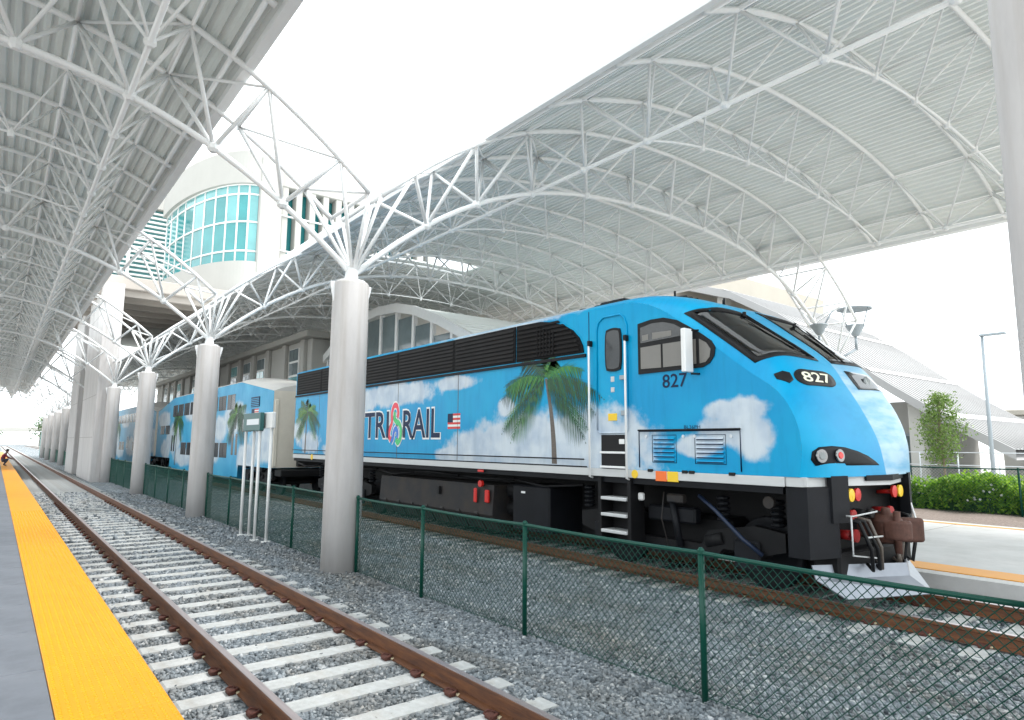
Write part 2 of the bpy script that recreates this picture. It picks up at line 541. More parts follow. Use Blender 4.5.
# ------------------------------------------------------------------ mesh helpers
class MB:
    def __init__(self):
        self.v, self.f, self.mi, self.smooth = [], [], [], []
        self.cur = 0
        self.sm = False

    def add(self, vs, fs):
        o = len(self.v)
        self.v += [tuple(p) for p in vs]
        for f in fs:
            self.f.append(tuple(o + i for i in f))
            self.mi.append(self.cur)
            self.smooth.append(self.sm)
        return self

    def box(self, x0, y0, z0, x1, y1, z1):
        vs = [(x0, y0, z0), (x1, y0, z0), (x1, y1, z0), (x0, y1, z0), (x0, y0, z1), (x1, y0, z1), (x1, y1, z1), (x0, y1, z1)]
        return self.add(vs, [(0, 3, 2, 1), (4, 5, 6, 7), (0, 1, 5, 4), (1, 2, 6, 5), (2, 3, 7, 6), (3, 0, 4, 7)])

    def bbox(self, x0, y0, z0, x1, y1, z1, b=0.02):
        """box with chamfered vertical-ish edges on all sides (cheap bevel)"""
        b = min(b, (x1 - x0) * .45, (y1 - y0) * .45, (z1 - z0) * .45)
        vs, idx = [], {}
        for sx in (0, 1):
            for sy in (0, 1):
                for sz in (0, 1):
                    X, Y, Z = (x0, x1)[sx], (y0, y1)[sy], (z0, z1)[sz]
                    dx, dy, dz = (b, -b)[sx], (b, -b)[sy], (b, -b)[sz]
                    for a, p in (('x', (X, Y + dy, Z + dz)), ('y', (X + dx, Y, Z + dz)), ('z', (X + dx, Y + dy, Z))):
                        idx[(sx, sy, sz, a)] = len(vs)
                        vs.append(p)
        I = lambda sx, sy, sz, a: idx[(sx, sy, sz, a)]
        fs = []
        for s in (0, 1):
            q = [I(s, 0, 0, 'x'), I(s, 1, 0, 'x'), I(s, 1, 1, 'x'), I(s, 0, 1, 'x')]
            fs.append(q if s else q[::-1])
            q = [I(0, s, 0, 'y'), I(1, s, 0, 'y'), I(1, s, 1, 'y'), I(0, s, 1, 'y')]
            fs.append(q[::-1] if s else q)
            q = [I(0, 0, s, 'z'), I(1, 0, s, 'z'), I(1, 1, s, 'z'), I(0, 1, s, 'z')]
            fs.append(q if s else q[::-1])
        for a in (0, 1):
            for c in (0, 1):
                fs.append([I(a, c, 0, 'x'), I(a, c, 1, 'x'), I(a, c, 1, 'y'), I(a, c, 0, 'y')])
                fs.append([I(a, 0, c, 'x'), I(a, 1, c, 'x'), I(a, 1, c, 'z'), I(a, 0, c, 'z')])
                fs.append([I(0, a, c, 'y'), I(1, a, c, 'y'), I(1, a, c, 'z'), I(0, a, c, 'z')])
                for d in (0, 1):
                    fs.append([I(a, c, d, 'x'), I(a, c, d, 'y'), I(a, c, d, 'z')])
        return self.add(vs, fs)

    def tube(self, p, q, r, n=6, r2=None, caps=True):
        p, q = Vector(p), Vector(q)
        d = q - p
        if d.length < 1e-6:
            return self
        d.normalize()
        a = d.cross(Vector((0, 0, 1)))
        if a.length < 1e-3:
            a = d.cross(Vector((1, 0, 0)))
        a.normalize()
        b = d.cross(a)
        r2 = r if r2 is None else r2
        vs = []
        for k in range(n):
            t = 2 * pi * k / n
            vs.append(p + (a * cos(t) + b * sin(t)) * r)
        for k in range(n):
            t = 2 * pi * k / n
            vs.append(q + (a * cos(t) + b * sin(t)) * r2)
        fs = [(k, n + k, n + (k + 1) % n, (k + 1) % n) for k in range(n)]
        sm = self.sm
        self.sm = n >= 6
        self.add(vs, fs)
        self.sm = sm
        if caps:
            o = len(self.v) - 2 * n
            self.f.append(tuple(o + k for k in range(n)))
            self.f.append(tuple(o + n + k for k in range(n - 1, -1, -1)))
            self.mi += [self.cur] * 2
            self.smooth += [False] * 2
        return self

    def path(self, pts, r, n=6):
        """continuous tube along a polyline"""
        P = [Vector(p) for p in pts]
        vs = []
        ref = None
        for i, p in enumerate(P):
            d = (P[min(i + 1, len(P) - 1)] - P[max(i - 1, 0)]).normalized()
            if ref is None:
                ref = d.cross(Vector((0, 0, 1)))
                if ref.length < 1e-3:
                    ref = d.cross(Vector((1, 0, 0)))
            a = (ref - d * ref.dot(d)).normalized()
            ref = a
            b = d.cross(a)
            for k in range(n):
                t = 2 * pi * k / n
                vs.append(p + (a * cos(t) + b * sin(t)) * r)
        fs = []
        for i in range(len(P) - 1):
            for k in range(n):
                fs.append((i * n + k, (i + 1) * n + k, (i + 1) * n + (k + 1) % n, i * n + (k + 1) % n))
        fs.append(tuple(range(n)))
        fs.append(tuple((len(P) - 1) * n + k for k in range(n - 1, -1, -1)))
        sm = self.sm
        self.sm = True
        self.add(vs, fs)
        self.sm = sm
        return self

    def prism(self, pts, axis, lo, hi):
        """extrude a 2D polygon; axis 'x': pts are (y,z), 'y': (x,z), 'z': (x,y)"""
        n = len(pts)
        mk = {'x': lambda a, b, c: (c, a, b), 'y': lambda a, b, c: (a, c, b), 'z': lambda a, b, c: (a, b, c)}[axis]
        vs = [mk(a, b, lo) for a, b in pts] + [mk(a, b, hi) for a, b in pts]
        fs = [tuple(range(n - 1, -1, -1)), tuple(range(n, 2 * n))] + [(k, (k + 1) % n, n + (k + 1) % n, n + k) for k in range(n)]
        return self.add(vs, fs)

    def lathe(self, c, prof, n=24, axis='z', a0=0, a1=2 * pi):
        """prof: (radius, height) list"""
        full = abs(a1 - a0 - 2 * pi) < 1e-6
        m = n if full else n + 1
        vs = []
        for (r, h) in prof:
            for k in range(m):
                t = a0 + (a1 - a0) * k / n
                if axis == 'z':
                    vs.append((c[0] + r * cos(t), c[1] + r * sin(t), c[2] + h))
                elif axis == 'x':
                    vs.append((c[0] + h, c[1] + r * cos(t), c[2] + r * sin(t)))
                else:
                    vs.append((c[0] + r * cos(t), c[1] + h, c[2] + r * sin(t)))
        fs = []
        for i in range(len(prof) - 1):
            for k in range(n):
                k2 = (k + 1) % m
                fs.append((i * m + k, i * m + k2, (i + 1) * m + k2, (i + 1) * m + k))
        if full:
            if prof[0][0] > 1e-6:
                fs.append(tuple(range(m - 1, -1, -1)))
            if prof[-1][0] > 1e-6:
                fs.append(tuple((len(prof) - 1) * m + k for k in range(m)))
        return self.add(vs, fs)

    def grid(self, fn, us, vs_):
        pts = [fn(u, v) for u in us for v in vs_]
        m = len(vs_)
        fs = [(i * m + j, (i + 1) * m + j, (i + 1) * m + j + 1, i * m + j + 1) for i in range(len(us) - 1) for j in range(m - 1)]
        return self.add(pts, fs)

    def mesh(self, name, mats, origin=(0, 0, 0), fixn=True):
        me = bpy.data.meshes.new(name)
        o = origin
        me.from_pydata([(p[0] - o[0], p[1] - o[1], p[2] - o[2]) for p in self.v], [], self.f)
        if not isinstance(mats, (list, tuple)):
            mats = [mats]
        for m in mats:
            me.materials.append(MT[m] if isinstance(m, str) else m)
        me.polygons.foreach_set('material_index', self.mi)
        me.polygons.foreach_set('use_smooth', self.smooth)
        if fixn:
            bm = bmesh.new()
            bm.from_mesh(me)
            bmesh.ops.recalc_face_normals(bm, faces=bm.faces)
            bm.to_mesh(me)
            bm.free()
        me.update()
        return me

    def build(self, name, mats, parent=None, fixn=True):
        org = (0, 0, 0)
        p = parent
        while p is not None:
            org = tuple(a + b for a, b in zip(org, p.location))
            p = p.parent
        o = bpy.data.objects.new(name, self.mesh(name, mats, org, fixn))
        COL.objects.link(o)
        o.parent = parent
        return o


def tag(o, label=None, cat=None, group=None, kind=None):
    if label:
        o['label'] = label
    if cat:
        o['category'] = cat
    if group:
        o['group'] = group
    if kind:
        o['kind'] = kind
    return o


def thing(name, loc, label, cat, group=None):
    o = bpy.data.objects.new(name, None)
    COL.objects.link(o)
    o.location = loc
    o.empty_display_size = 0.2
    return tag(o, label, cat, group)


def linkmesh(name, me, parent=None, loc=(0, 0, 0)):
    o = bpy.data.objects.new(name, me)
    COL.objects.link(o)
    o.parent = parent
    o.location = loc
    return o


def copy_tree(o, parent=None):
    c = o.copy()
    COL.objects.link(c)
    c.parent = parent
    for ch in list(o.children):
        copy_tree(ch, c)
    return c


def text_mesh(s, height, aspect=1.0, bold=0.0):
    cu = bpy.data.curves.new('lettering', 'FONT')
    cu.body = s
    cu.size = height / 0.7
    cu.offset = bold
    cu.resolution_u = 3
    o = bpy.data.objects.new('lettering', cu)
    COL.objects.link(o)
    dg = bpy.context.evaluated_depsgraph_get()
    me = bpy.data.meshes.new_from_object(o.evaluated_get(dg))
    vs = [(v.co.x * aspect, v.co.y) for v in me.vertices]
    fs = [tuple(p.vertices) for p in me.polygons]
    bpy.data.objects.remove(o)
    bpy.data.curves.remove(cu)
    bpy.data.meshes.remove(me)
    x0 = min(v[0] for v in vs)
    y0 = min(v[1] for v in vs)
    vs = [(a - x0, b - y0) for a, b in vs]
    return vs, fs, max(v[0] for v in vs), max(v[1] for v in vs)


def tone_attr(me, vals):
    a = me.attributes.new('tone', 'FLOAT', 'FACE')
    a.data.foreach_set('value', vals)


# ================================================================== SETTING
TR1, TR2 = 2.665, 9.55            # track centre lines
CX = 5.13                         # column row
CY0, CSP = 0.88, 10.65             # first column, spacing
COLY = [CY0 + CSP * k for k in range(11)]
GZ = -0.30                        # gravel level

g = MB().box(-400, -200, -1.2, 900, 1500, -0.46).build('ground', 'ground')
tag(g, kind='structure')

# ballast bed with shoulders at both tracks
def bed_z(x):
    for c in (TR1, TR2):
        d = abs(x - c)
        if d < 1.45:
            return -0.198
        if d < 1.75:
            return -0.198 - (d - 1.45) / 0.30 * 0.102
    return GZ
xs = [0.9, 1.05, 1.2, 1.9, 2.7, 3.4, 4.115, 4.27, 4.42, 5.1, 5.8, 6.6, 7.4, 7.8, 7.95, 8.1, 8.8, 9.55, 10.3, 11.0, 11.2, 11.7]
ys = [-12, -4, 0, 3, 6, 10, 15, 20, 30, 40, 60, 100, 200, 400]
b = MB().grid(lambda x, y: (x, y, bed_z(x)), xs, ys).build('ballast_bed', 'ballast', fixn=False)
tag(b, kind='structure')

# loose ballast stones (nobody could count them)
def scatter_stones():
    cube = np.array([(-1, -1, -1), (1, -1, -1), (1, 1, -1), (-1, 1, -1), (-1, -1, 1), (1, -1, 1), (1, 1, 1), (-1, 1, 1)], float)
    quads = np.array([(0, 3, 2, 1), (4, 5, 6, 7), (0, 1, 5, 4), (1, 2, 6, 5), (2, 3, 7, 6), (3, 0, 4, 7)])
    P, S = [], []
    def region(x0, x1, y0, y1, dens, size):
        n = int((x1 - x0) * (y1 - y0) * dens)
        x = rng.uniform(x0, x1, n)
        y = rng.uniform(y0, y1, n)
        # only what the camera can see
        fx = x * cos(YAW) - y * sin(YAW)
        fz = x * sin(YAW) + y * cos(YAW)
        k = (fz > 1.5) & (np.abs(fx) < fz * 0.86 + 0.3)
        x, y = x[k], y[k]
        # keep sleepers and rails clear
        for c in (TR1, TR2):
            d = np.abs(x - c)
            ph = np.abs(((y - 0.25) / 0.6 + 0.5) % 1.0 - 0.5) * 0.6
            on = (d < 1.33) & (ph < 0.118 + 0.02 * rng.random(len(x)))
            rail = (np.abs(d - 0.7525) < 0.11)
            k = ~((on & (rng.random(len(x)) > 0.05)) | rail)
            x, y, = x[k], y[k]
        P.append(np.stack([x, y], 1))
        S.append(np.full(len(x), size))
    region(1.05, 5.4, 1.2, 9, 720, 0.0185)
    region(1.05, 5.4, 9, 17, 400, 0.023)
    region(1.05, 5.4, 17, 34, 120, 0.032)
    region(5.4, 8.3, 1.0, 9, 720, 0.0185)
    region(5.4, 8.3, 9, 20, 360, 0.024)
    region(8.3, 11.3, -0.5, 4.5, 380, 0.022)
    P = np.concatenate(P)
    S = np.concatenate(S)
    n = len(P)
    sc = S[:, None] * rng.uniform(0.55, 1.35, (n, 1)) * rng.uniform(0.6, 1.2, (n, 3))
    V = cube[None] * rng.uniform(0.55, 1.0, (n, 8, 3)) * sc[:, None, :]
    a, b_, c_ = rng.uniform(0, 2 * pi, (3, n))
    ca, sa, cb, sb = np.cos(a), np.sin(a), np.cos(b_), np.sin(b_)
    Rz = np.zeros((n, 3, 3)); Rz[:, 0, 0] = ca; Rz[:, 0, 1] = -sa; Rz[:, 1, 0] = sa; Rz[:, 1, 1] = ca; Rz[:, 2, 2] = 1
    Rx = np.zeros((n, 3, 3)); Rx[:, 0, 0] = 1; Rx[:, 1, 1] = cb; Rx[:, 1, 2] = -sb; Rx[:, 2, 1] = sb; Rx[:, 2, 2] = cb
    V = np.einsum('nij,nkj->nki', Rz @ Rx, V)
    bz = np.interp(P[:, 0], xs, [bed_z(x) for x in xs])
    Z = bz + S * rng.uniform(-0.2, 0.7, n)
    V += np.stack([P[:, 0], P[:, 1], Z], 1)[:, None, :]
    F = (quads[None] + (np.arange(n) * 8)[:, None, None]).reshape(-1, 4)
    me = bpy.data.meshes.new('ballast_stones')
    me.vertices.add(n * 8)
    me.vertices.foreach_set('co', V.reshape(-1).astype(np.float32))
    me.loops.add(len(F) * 4)
    me.loops.foreach_set('vertex_index', F.reshape(-1).astype(np.int32))
    me.polygons.add(len(F))
    me.polygons.foreach_set('loop_start', np.arange(0, len(F) * 4, 4, dtype=np.int32))
    me.update(calc_edges=True)
    me.materials.append(MT['stone'])
    t = np.clip(rng.normal(0.5, 0.22, n), 0, 1)
    tone_attr(me, np.repeat(t, 6).astype(np.float32))
    o = linkmesh('ballast_stones', me)
    tag(o, 'grey crushed stone ballast around both tracks', 'gravel', kind='stuff')
scatter_stones()

# ------------------------------------------------------------------ tracks
RAIL = [(-0.07, -0.172), (0.07, -0.172), (0.07, -0.160), (0.012, -0.138), (0.010, -0.05), (0.036, -0.036), (0.036, -0.008), (0.028, -0.0005),
        (-0.028, -0.0005), (-0.036, -0.008), (-0.036, -0.036), (-0.010, -0.05), (-0.012, -0.138), (-0.07, -0.160)]

def make_track(cx, y0, y1, label, nfull):
    t = thing('railway_track', (cx, 0, -0.30), label, 'railway track', None)
    for s in (-1, 1):
        x = cx + s * 0.7525
        m = MB()
        m.prism([(x + a, z) for a, z in RAIL], 'y', y0, y1)
        r = m.build('rail', 'rust', t)
        MB().box(x - 0.030, y0, -0.0025, x + 0.030, y1, 0.0025).build('running_surface', 'railtop', r)
    sl = MB()
    sl.prism([(-1.30, -0.30), (1.30, -0.30), (1.29, -0.19), (1.27, -0.178), (0.98, -0.178), (0.94, -0.176), (-0.94, -0.176), (-0.98, -0.178), (-1.27, -0.178), (-1.29, -0.19)], 'y', -0.115, 0.115)
    me = sl.mesh('sleeper', 'tie')
    cl = MB()
    cl.bbox(-0.02, -0.05, -0.178, 0.055, 0.05, -0.135, 0.012)
    cl.path([(0.05, -0.055, -0.15), (0.01, -0.06, -0.128), (-0.035, -0.03, -0.14), (-0.035, 0.03, -0.14), (0.01, 0.06, -0.128), (0.05, 0.05, -0.15)], 0.011, 5)
    cl.cur = 1
    cl.bbox(-0.045, 0.035, -0.17, -0.01, 0.075, -0.15, 0.006)
    clm = cl.mesh('rail_clip', ['clip', 'clip_pad'])
    k = 0
    y = y0 + (0.25 - y0) % 0.6
    far = MB()
    while y < y1:
        if y < 165:
            o = linkmesh('sleeper', me, t, (0, y, 0.30))
            if k < nfull and y > 0.5:
                k += 1
                for s in (-1, 1):
                    for q in (-1, 1):
                        c = linkmesh('rail_clip', clm, o, (s * 0.7525 + q * 0.085, 0, 0))
                        c.rotation_euler.z = 0 if q > 0 else pi
        else:
            far.box(cx - 1.3, y - 0.125, -0.3, cx + 1.3, y + 0.125, -0.178)
        y += 0.6
    tag(far.build('distant_sleepers', 'tie', t), kind='stuff')
    return t

make_track(TR1, -4, 300, 'empty railway track with rusty rails beside the yellow platform edge', 46)
make_track(TR2, -4, 300, 'railway track that the blue locomotive stands on', 14)

# ------------------------------------------------------------------ near platform
PZ, PE = 0.35, 1.04
PL = thing('platform', (0, 0, -0.4), 'grey concrete platform with a yellow tactile edge beside the empty track', 'platform')
del PL['category'], PL['label']
tag(PL, kind='structure')
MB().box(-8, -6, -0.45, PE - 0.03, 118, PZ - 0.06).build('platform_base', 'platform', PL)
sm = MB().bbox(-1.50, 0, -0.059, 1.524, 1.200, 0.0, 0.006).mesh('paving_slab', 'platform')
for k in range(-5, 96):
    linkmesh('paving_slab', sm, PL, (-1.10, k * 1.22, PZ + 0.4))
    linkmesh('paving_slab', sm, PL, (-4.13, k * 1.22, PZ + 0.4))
tm = MB()
tm.bbox(0.428, 0, -0.059, PE, 1.214, 0.004, 0.003)
plain = tm.mesh('tactile_tile', 'yellow')
for i in range(12):
    for j in range(24):
        x = 0.428 + 0.0255 + i * 0.051
        y = 0.026 + j * 0.0507
        tm.lathe((x, y, 0.004), [(0.0135, 0), (0.009, 0.0055)], 6)
domed = tm.mesh('tactile_tile', 'yellow')
for k in range(-4, 96):
    linkmesh('tactile_tile', domed if -1 <= k < 16 else plain, PL, (0, k * 1.22, PZ + 0.4))

# ------------------------------------------------------------------ far platform beyond the train
Z2 = 0.10
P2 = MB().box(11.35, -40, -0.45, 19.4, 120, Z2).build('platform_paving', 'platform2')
tag(P2, kind='structure')
MB().box(11.66, -40, Z2, 12.30, 120, Z2 + 0.012).build('tactile_strip', 'yellow', P2)
MB().box(18.85, -40, Z2, 19.05, 120, Z2 + 0.006).build('yellow_line', 'yellow', P2)
for k in range(-12, 40):
    MB().box(12.32, k * 3.05, Z2, 18.83, k * 3.05 + 0.012, Z2 + 0.002).build('expansion_joint', 'soil', P2)
bed = MB().grid(lambda x, y: (x, y, 0.02 + 0.10 * sin((x - 19.4) / 5.0 * pi) + 0.02 * sin(3 * y + x)), [19.4 + 0.5 * i for i in range(13)], [-30 + 1.0 * j for j in range(80)]).build('planting_bed', 'soil', fixn=False)
tag(bed, kind='structure')
LOT = MB().box(25.4, -60, -0.46, 120, 120, 0.0).build('pavement', 'platform2')
tag(LOT, kind='structure')

# ================================================================== COLUMNS
COL_LABELS = [
    'round concrete column cut off by the right edge of the picture',
    'tall round concrete column in front of the locomotive, beside the white lettering poles and fence',
    'round concrete column in front of the blue passenger car with the flag',
    'slimmer-looking round concrete column in front of the middle of the bilevel car',
    'round concrete column standing just this side of the wide grey pier',
]
COL_LABELS[1] = 'tall round concrete column hiding the first letters on the locomotive side'
def make_column(x, y, z0, label, group):
    t = thing('concrete_column', (x, y, z0), label, 'column', group)
    m = MB()
    m.sm = True
    m.lathe((x, y, 0), [(0.355, z0 - 0.05), (0.345, z0 + 2), (0.34, 5.02), (0.32, 5.05)], 40)
    m.build('shaft', 'concrete', t)
    MB().lathe((x, y, 5.05), [(0.27, 0), (0.27, 0.04)], 24).build('base_plate', 'steel', t)
    for s in (-1, 1):
        MB().prism([(x + s * 0.338, 5.04), (x + s * 0.41, 5.04), (x + s * 0.41, 4.98), (x + s * 0.338, 4.66)], 'y', y - 0.025, y + 0.025).build('bracket', 'steel', t)
    MB().lathe((x, y, 5.09), [(0.14, 0), (0.10, 0.30), (0.02, 0.42)], 10).build('node', 'steel', t)
    return t
for k, y in enumerate(COLY):
    if k < 5:
        make_column(CX, y, GZ, COL_LABELS[k], 'round columns between the two tracks')
    else:
        make_column(CX, y, GZ, 'round concrete column far down the row beyond the wide pier', 'round columns between the two tracks')
for k in range(0, 6):
    make_column(24.67, CY0 + CSP * k, 0.0, 'round concrete column behind the train under the far side of the vaulted canopy', 'round columns behind the train')

# ================================================================== CANOPIES
ARCH = CSP / 3.0                  # arch spacing 3.567
HALF = ARCH / 4.0                 # rib offset 0.892
DEP = 1.25
class Vault:
    def __init__(self, xc, xs, zs):
        self.xc, self.xs = xc, xs
        q = [(x - xc) ** 2 for x in xs]
        self.co = np.polyfit(q, zs, 3)
        self.h = max(q)
    def zl(self, x):
        q = min((x - self.xc) ** 2, self.h)
        return float(np.polyval(self.co, q))
    def zu(self, x):
        return self.zl(x) + DEP
RXS = [5.15, 6.76, 8.05, 9.67, 11.5, 13.25, 14.9]
RZS = [5.22, 6.55, 7.35, 8.0, 8.40, 8.58, 8.63]
VR = Vault(14.9, RXS, RZS)
VR.nodes = RXS + [29.8 - x for x in RXS[-2::-1]]
LXS = [5.15, 3.74, 2.52, 1.23, -0.25]
VL = Vault(-1.0, [5.15, 3.74, 2.52, 1.23, 0.45, -0.29, -1.0], [5.22, 6.32, 7.03, 7.54, 7.70, 7.81, 7.86])
VL.nodes = LXS + [-2.0 - x for x in (-0.25, 1.23, 2.52, 3.74, 5.15)]

def arch_meshes(V, inner, name):
    """(web+upper, lower) meshes for the main arch (node to column) and the short intermediate arch"""
    out = []
    for main in (True, False):
        N = V.nodes if main else [x for x in V.nodes if min(inner) - 0.01 <= x <= max(inner) + 0.01]
        lo = MB()
        n0, n1 = N[0], N[-1]
        pts = [(n0 + (n1 - n0) * i / 40, 0, V.zl(n0 + (n1 - n0) * i / 40)) for i in range(41)]
        lo.path(pts, 0.056 if main else 0.027, 8)
        lom = lo.mesh('lower_chord', 'steel')
        up = MB()
        full = V.nodes
        s = 1 if full[0] < full[-1] else -1
        um = [(a + b) / 2 for a, b in zip(full[:-1], full[1:])]
        if main:
            U = [full[0] + s * 0.12] + um + [full[-1] - s * 0.12]
        else:
            U = [x for x in um if V.dx0 <= x <= V.dx1]
        for sy in (-1, 1):
            a, b = (U[0], U[-1]) if main else ((V.dx0 + .1, V.dx1 - .1) if s > 0 else (V.dx1 - .1, V.dx0 + .1))
            up.path([(a + (b - a) * i / 36, sy * HALF, V.zu(a + (b - a) * i / 36)) for i in range(37)], 0.052, 7)
            for x in N:
                p = (x, 0, V.zl(x))
                near = sorted(U, key=lambda u: abs(u - x))[:2]
                for u in near:
                    up.tube(p, (u, sy * HALF, V.zu(u)), 0.037 if main else 0.021, 6)
        for i, u in enumerate(U):
            up.tube((u, -HALF, V.zu(u)), (u, HALF, V.zu(u)), 0.036 if main else 0.022, 6)
        if main:
            for u0, u1 in list(zip(U[:-1], U[1:]))[:4] + list(zip(U[:-1], U[1:]))[-4:]:
                up.tube((u0, -HALF, V.zu(u0)), (u1, HALF, V.zu(u1)), 0.028, 6)
        for x in N[1:-1]:
            up.lathe((x, 0, V.zl(x) - 0.09), [(0.05, 0), (0.10 if main else .06, 0.05), (0.10 if main else .06, 0.13), (0.05, 0.18)], 8)
        out.append((up.mesh('arch_truss', 'steel'), lom))
    return out

def long_truss(V, xb, xt, y0, n, parent):
    """triangular truss along the track: one bottom chord, two top chords"""
    m = MB()
    step = ARCH / 2
    y1 = y0 + n * step
    zb = V.zl(xb)
    m.tube((xb, y0, zb), (xb, y1, zb), 0.043, 7)
    for x in xt:
        m.tube((x, y0 - HALF, V.zu(x)), (x, y1 + HALF, V.zu(x)), 0.034, 6)
    for i in range(n + 1):
        y = y0 + i * step
        for x in xt:
            for s in (-1, 1):
                m.tube((xb, y, zb), (x, y + s * HALF, V.zu(x)), 0.026, 6)
        m.tube((xt[0], y - HALF, V.zu(xt[0])), (xt[1], y - HALF, V.zu(xt[1])), 0.024, 5)
        m.lathe((xb, y, zb - 0.07), [(0.04, 0), (0.085, 0.04), (0.085, 0.10), (0.04, 0.14)], 8)
    return m.build('longitudinal_truss', 'steel', parent)

def deck_profile(V, x0, x1, pitch=0.2, depth=0.055):
    """corrugated soffit section; returns list of (x,z)"""
    pts = []
    x = x0
    while x < x1:
        sl = (V.zu(x + 0.02) - V.zu(x)) / 0.02
        dx = pitch / sqrt(1 + sl * sl)
        for f, d in ((0.0, 0), (0.34, 0), (0.5, 1), (0.84, 1)):
            xx = min(x + dx * f, x1)
            pts.append((xx, V.zu(xx) + 0.075 + d * depth))
        x += dx
    pts.append((x1, V.zu(x1) + 0.075))
    return pts

def deck_strip(V, x0, x1, y0, y1, material, parent, name='roof_deck'):
    P = deck_profile(V, x0, x1)
    m = MB()
    n = len(P)
    m.add([(x, y0, z) for x, z in P] + [(x, y1, z) for x, z in P], [(i, i + 1, n + i + 1, n + i) for i in range(n - 1)])
    o = m.build(name, material, parent, fixn=False)
    t = MB()
    q = [x0 + (x1 - x0) * i / 24 for i in range(25)]
    top = [(x, V.zu(x) + 0.20) for x in q]
    bot = [(x, V.zu(x) + 0.14) for x in q]
    t.prism(top + bot[::-1], 'y', y0, y1)
    t.build('roof_sheet', 'deck', o)
    return o

VR.dx0, VR.dx1 = 7.72, 22.08
VL.dx0, VL.dx1 = -4.75, 2.74
ARCHN = 30                        # arches per canopy
def canopy(V, label, inner, xbs, material, ystart, slot):
    t = thing('train_shed_canopy', (V.xc, 0, 0), label, 'canopy', 'white steel canopies')
    (mu, ml), (iu, il) = arch_meshes(V, inner, 'arch')
    for k in range(-1, ARCHN + 1):
        y = CY0 + ARCH * k
        main = k % 3 == 0
        a = linkmesh('arch_truss', mu if main else iu, t, (-V.xc, y, 0))
        linkmesh('lower_chord', ml if main else il, a)
    n = 2 * (ARCHN + 1)
    for xb, xt in xbs:
        long_truss(V, xb, xt, CY0 - ARCH, n, t)
    yA, yB = CY0 - ARCH - HALF - 0.6, CY0 + ARCH * ARCHN + HALF + 0.6
    if slot:
        xa, xb, ya, yb = slot
        deck_strip(V, V.dx0, V.dx1, yA, ya, material, t)
        deck_strip(V, V.dx0, xa, ya, yb, material, t)
        deck_strip(V, xb, V.dx1, ya, yb, material, t)
        deck_strip(V, V.dx0, V.dx1, yb, yB, material, t)
    else:
        deck_strip(V, V.dx0, V.dx1, yA, yB, material, t)
    for x, s in ((V.dx0, -1), (V.dx1, 1)):
        z = V.zu(x)
        m = MB()
        m.prism([(x - s * 0.02, z - 0.0), (x + s * 0.13, z - 0.03), (x + s * 0.17, z + 0.05), (x + s * 0.17, z + 0.21), (x + s * 0.12, z + 0.24), (x - s * 0.02, z + 0.24)], 'y', yA, yB)
        m.build('eaves_gutter', 'steel', t)
        m = MB()
        m.tube((x - s * 0.22, yA, V.zu(x - s * 0.22) - 0.0), (x - s * 0.22, yB, V.zu(x - s * 0.22) - 0.0), 0.045, 6)
        m.build('eaves_purlin', 'steel', t)
    return t
canopy(VR, 'white vaulted steel truss canopy arching over the blue train', (9.67, 20.13), [(9.67, (8.72, 10.6)), (20.13, (19.2, 21.08))], 'deck', 0, (11.6, 16.6, 23.4, 24.7))
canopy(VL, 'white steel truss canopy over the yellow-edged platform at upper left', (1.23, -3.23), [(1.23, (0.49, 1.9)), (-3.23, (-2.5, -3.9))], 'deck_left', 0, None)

# up-lights on the far springing of the arch
for (x, y, z, s, lab) in ((25.2, 11.0, 6.35, 1.0, 'grey disc reflector up-light on its bracket above the locomotive nose'), (23.4, 11.5, 6.25, 0.9, 'smaller tilted grey up-light beside the disc reflector light')):
    t = thing('uplight', (x, y, z), lab, 'lamp')
    MB().lathe((x, y, z - 0.25 * s), [(0.06 * s, 0), (0.13 * s, 0.05), (0.34 * s, 0.42 * s), (0.32 * s, 0.45 * s), (0.02, 0.43 * s)], 20).build('lamp_housing', 'lampgrey', t)
    if s == 1.0:
        MB().lathe((x, y, z + 0.80), [(0.02, 0.02), (0.60, -0.02), (0.62, 0.03), (0.30, 0.09), (0.02, 0.11)], 28).build('reflector_disc', 'lampgrey', t)
        for a in (0.4, 2.5, 4.6):
            MB().tube((x + 0.32 * cos(a), y + 0.32 * sin(a), z + 0.15), (x + 0.52 * cos(a), y + 0.52 * sin(a), z + 0.80), 0.02, 6).build('stay', 'lampgrey', t)
    else:
        MB().tube((x + 0.3, y, z + 0.1), (x + 0.75, y - 0.3, z + 0.95), 0.03, 6).build('stay', 'lampgrey', t)
    MB().tube((x, y, z - 0.25), (x, y, z - 0.75), 0.05, 8).build('stem', 'lampgrey', t)
    MB().tube((x, y, z - 0.72), (24.6, 11.45, 5.2), 0.045, 8).build('bracket', 'lampgrey', t)

# ================================================================== FENCES
def chain_link(m, p0, p1, z0, z1, pitch=0.08, r=0.0028):
    """both families of diagonal wires in the vertical plane through p0,p1"""
    p0, p1 = Vector(p0), Vector(p1)
    d = (p1 - p0)
    Lh = d.length
    d.normalize()
    H = z1 - z0
    nrm = Vector((d.y, -d.x, 0))
    k = -int(H / pitch) - 1
    while k * pitch < Lh:
        for s in (0, 1):
            u0, u1 = k * pitch, k * pitch + H
            a, b = max(u0, 0), min(u1, Lh)
            if b - a > 0.02:
                za, zb = z0 + (a - u0), z0 + (b - u0)
                if s:
                    za, zb = z0 + z1 - za, z0 + z1 - zb
                off = nrm * (0.003 if s else -0.003)
                A, B = p0 + d * a + off, p0 + d * b + off
                m.tube((A.x, A.y, za), (B.x, B.y, zb), r, 4, caps=False)
        k += 1
    return m

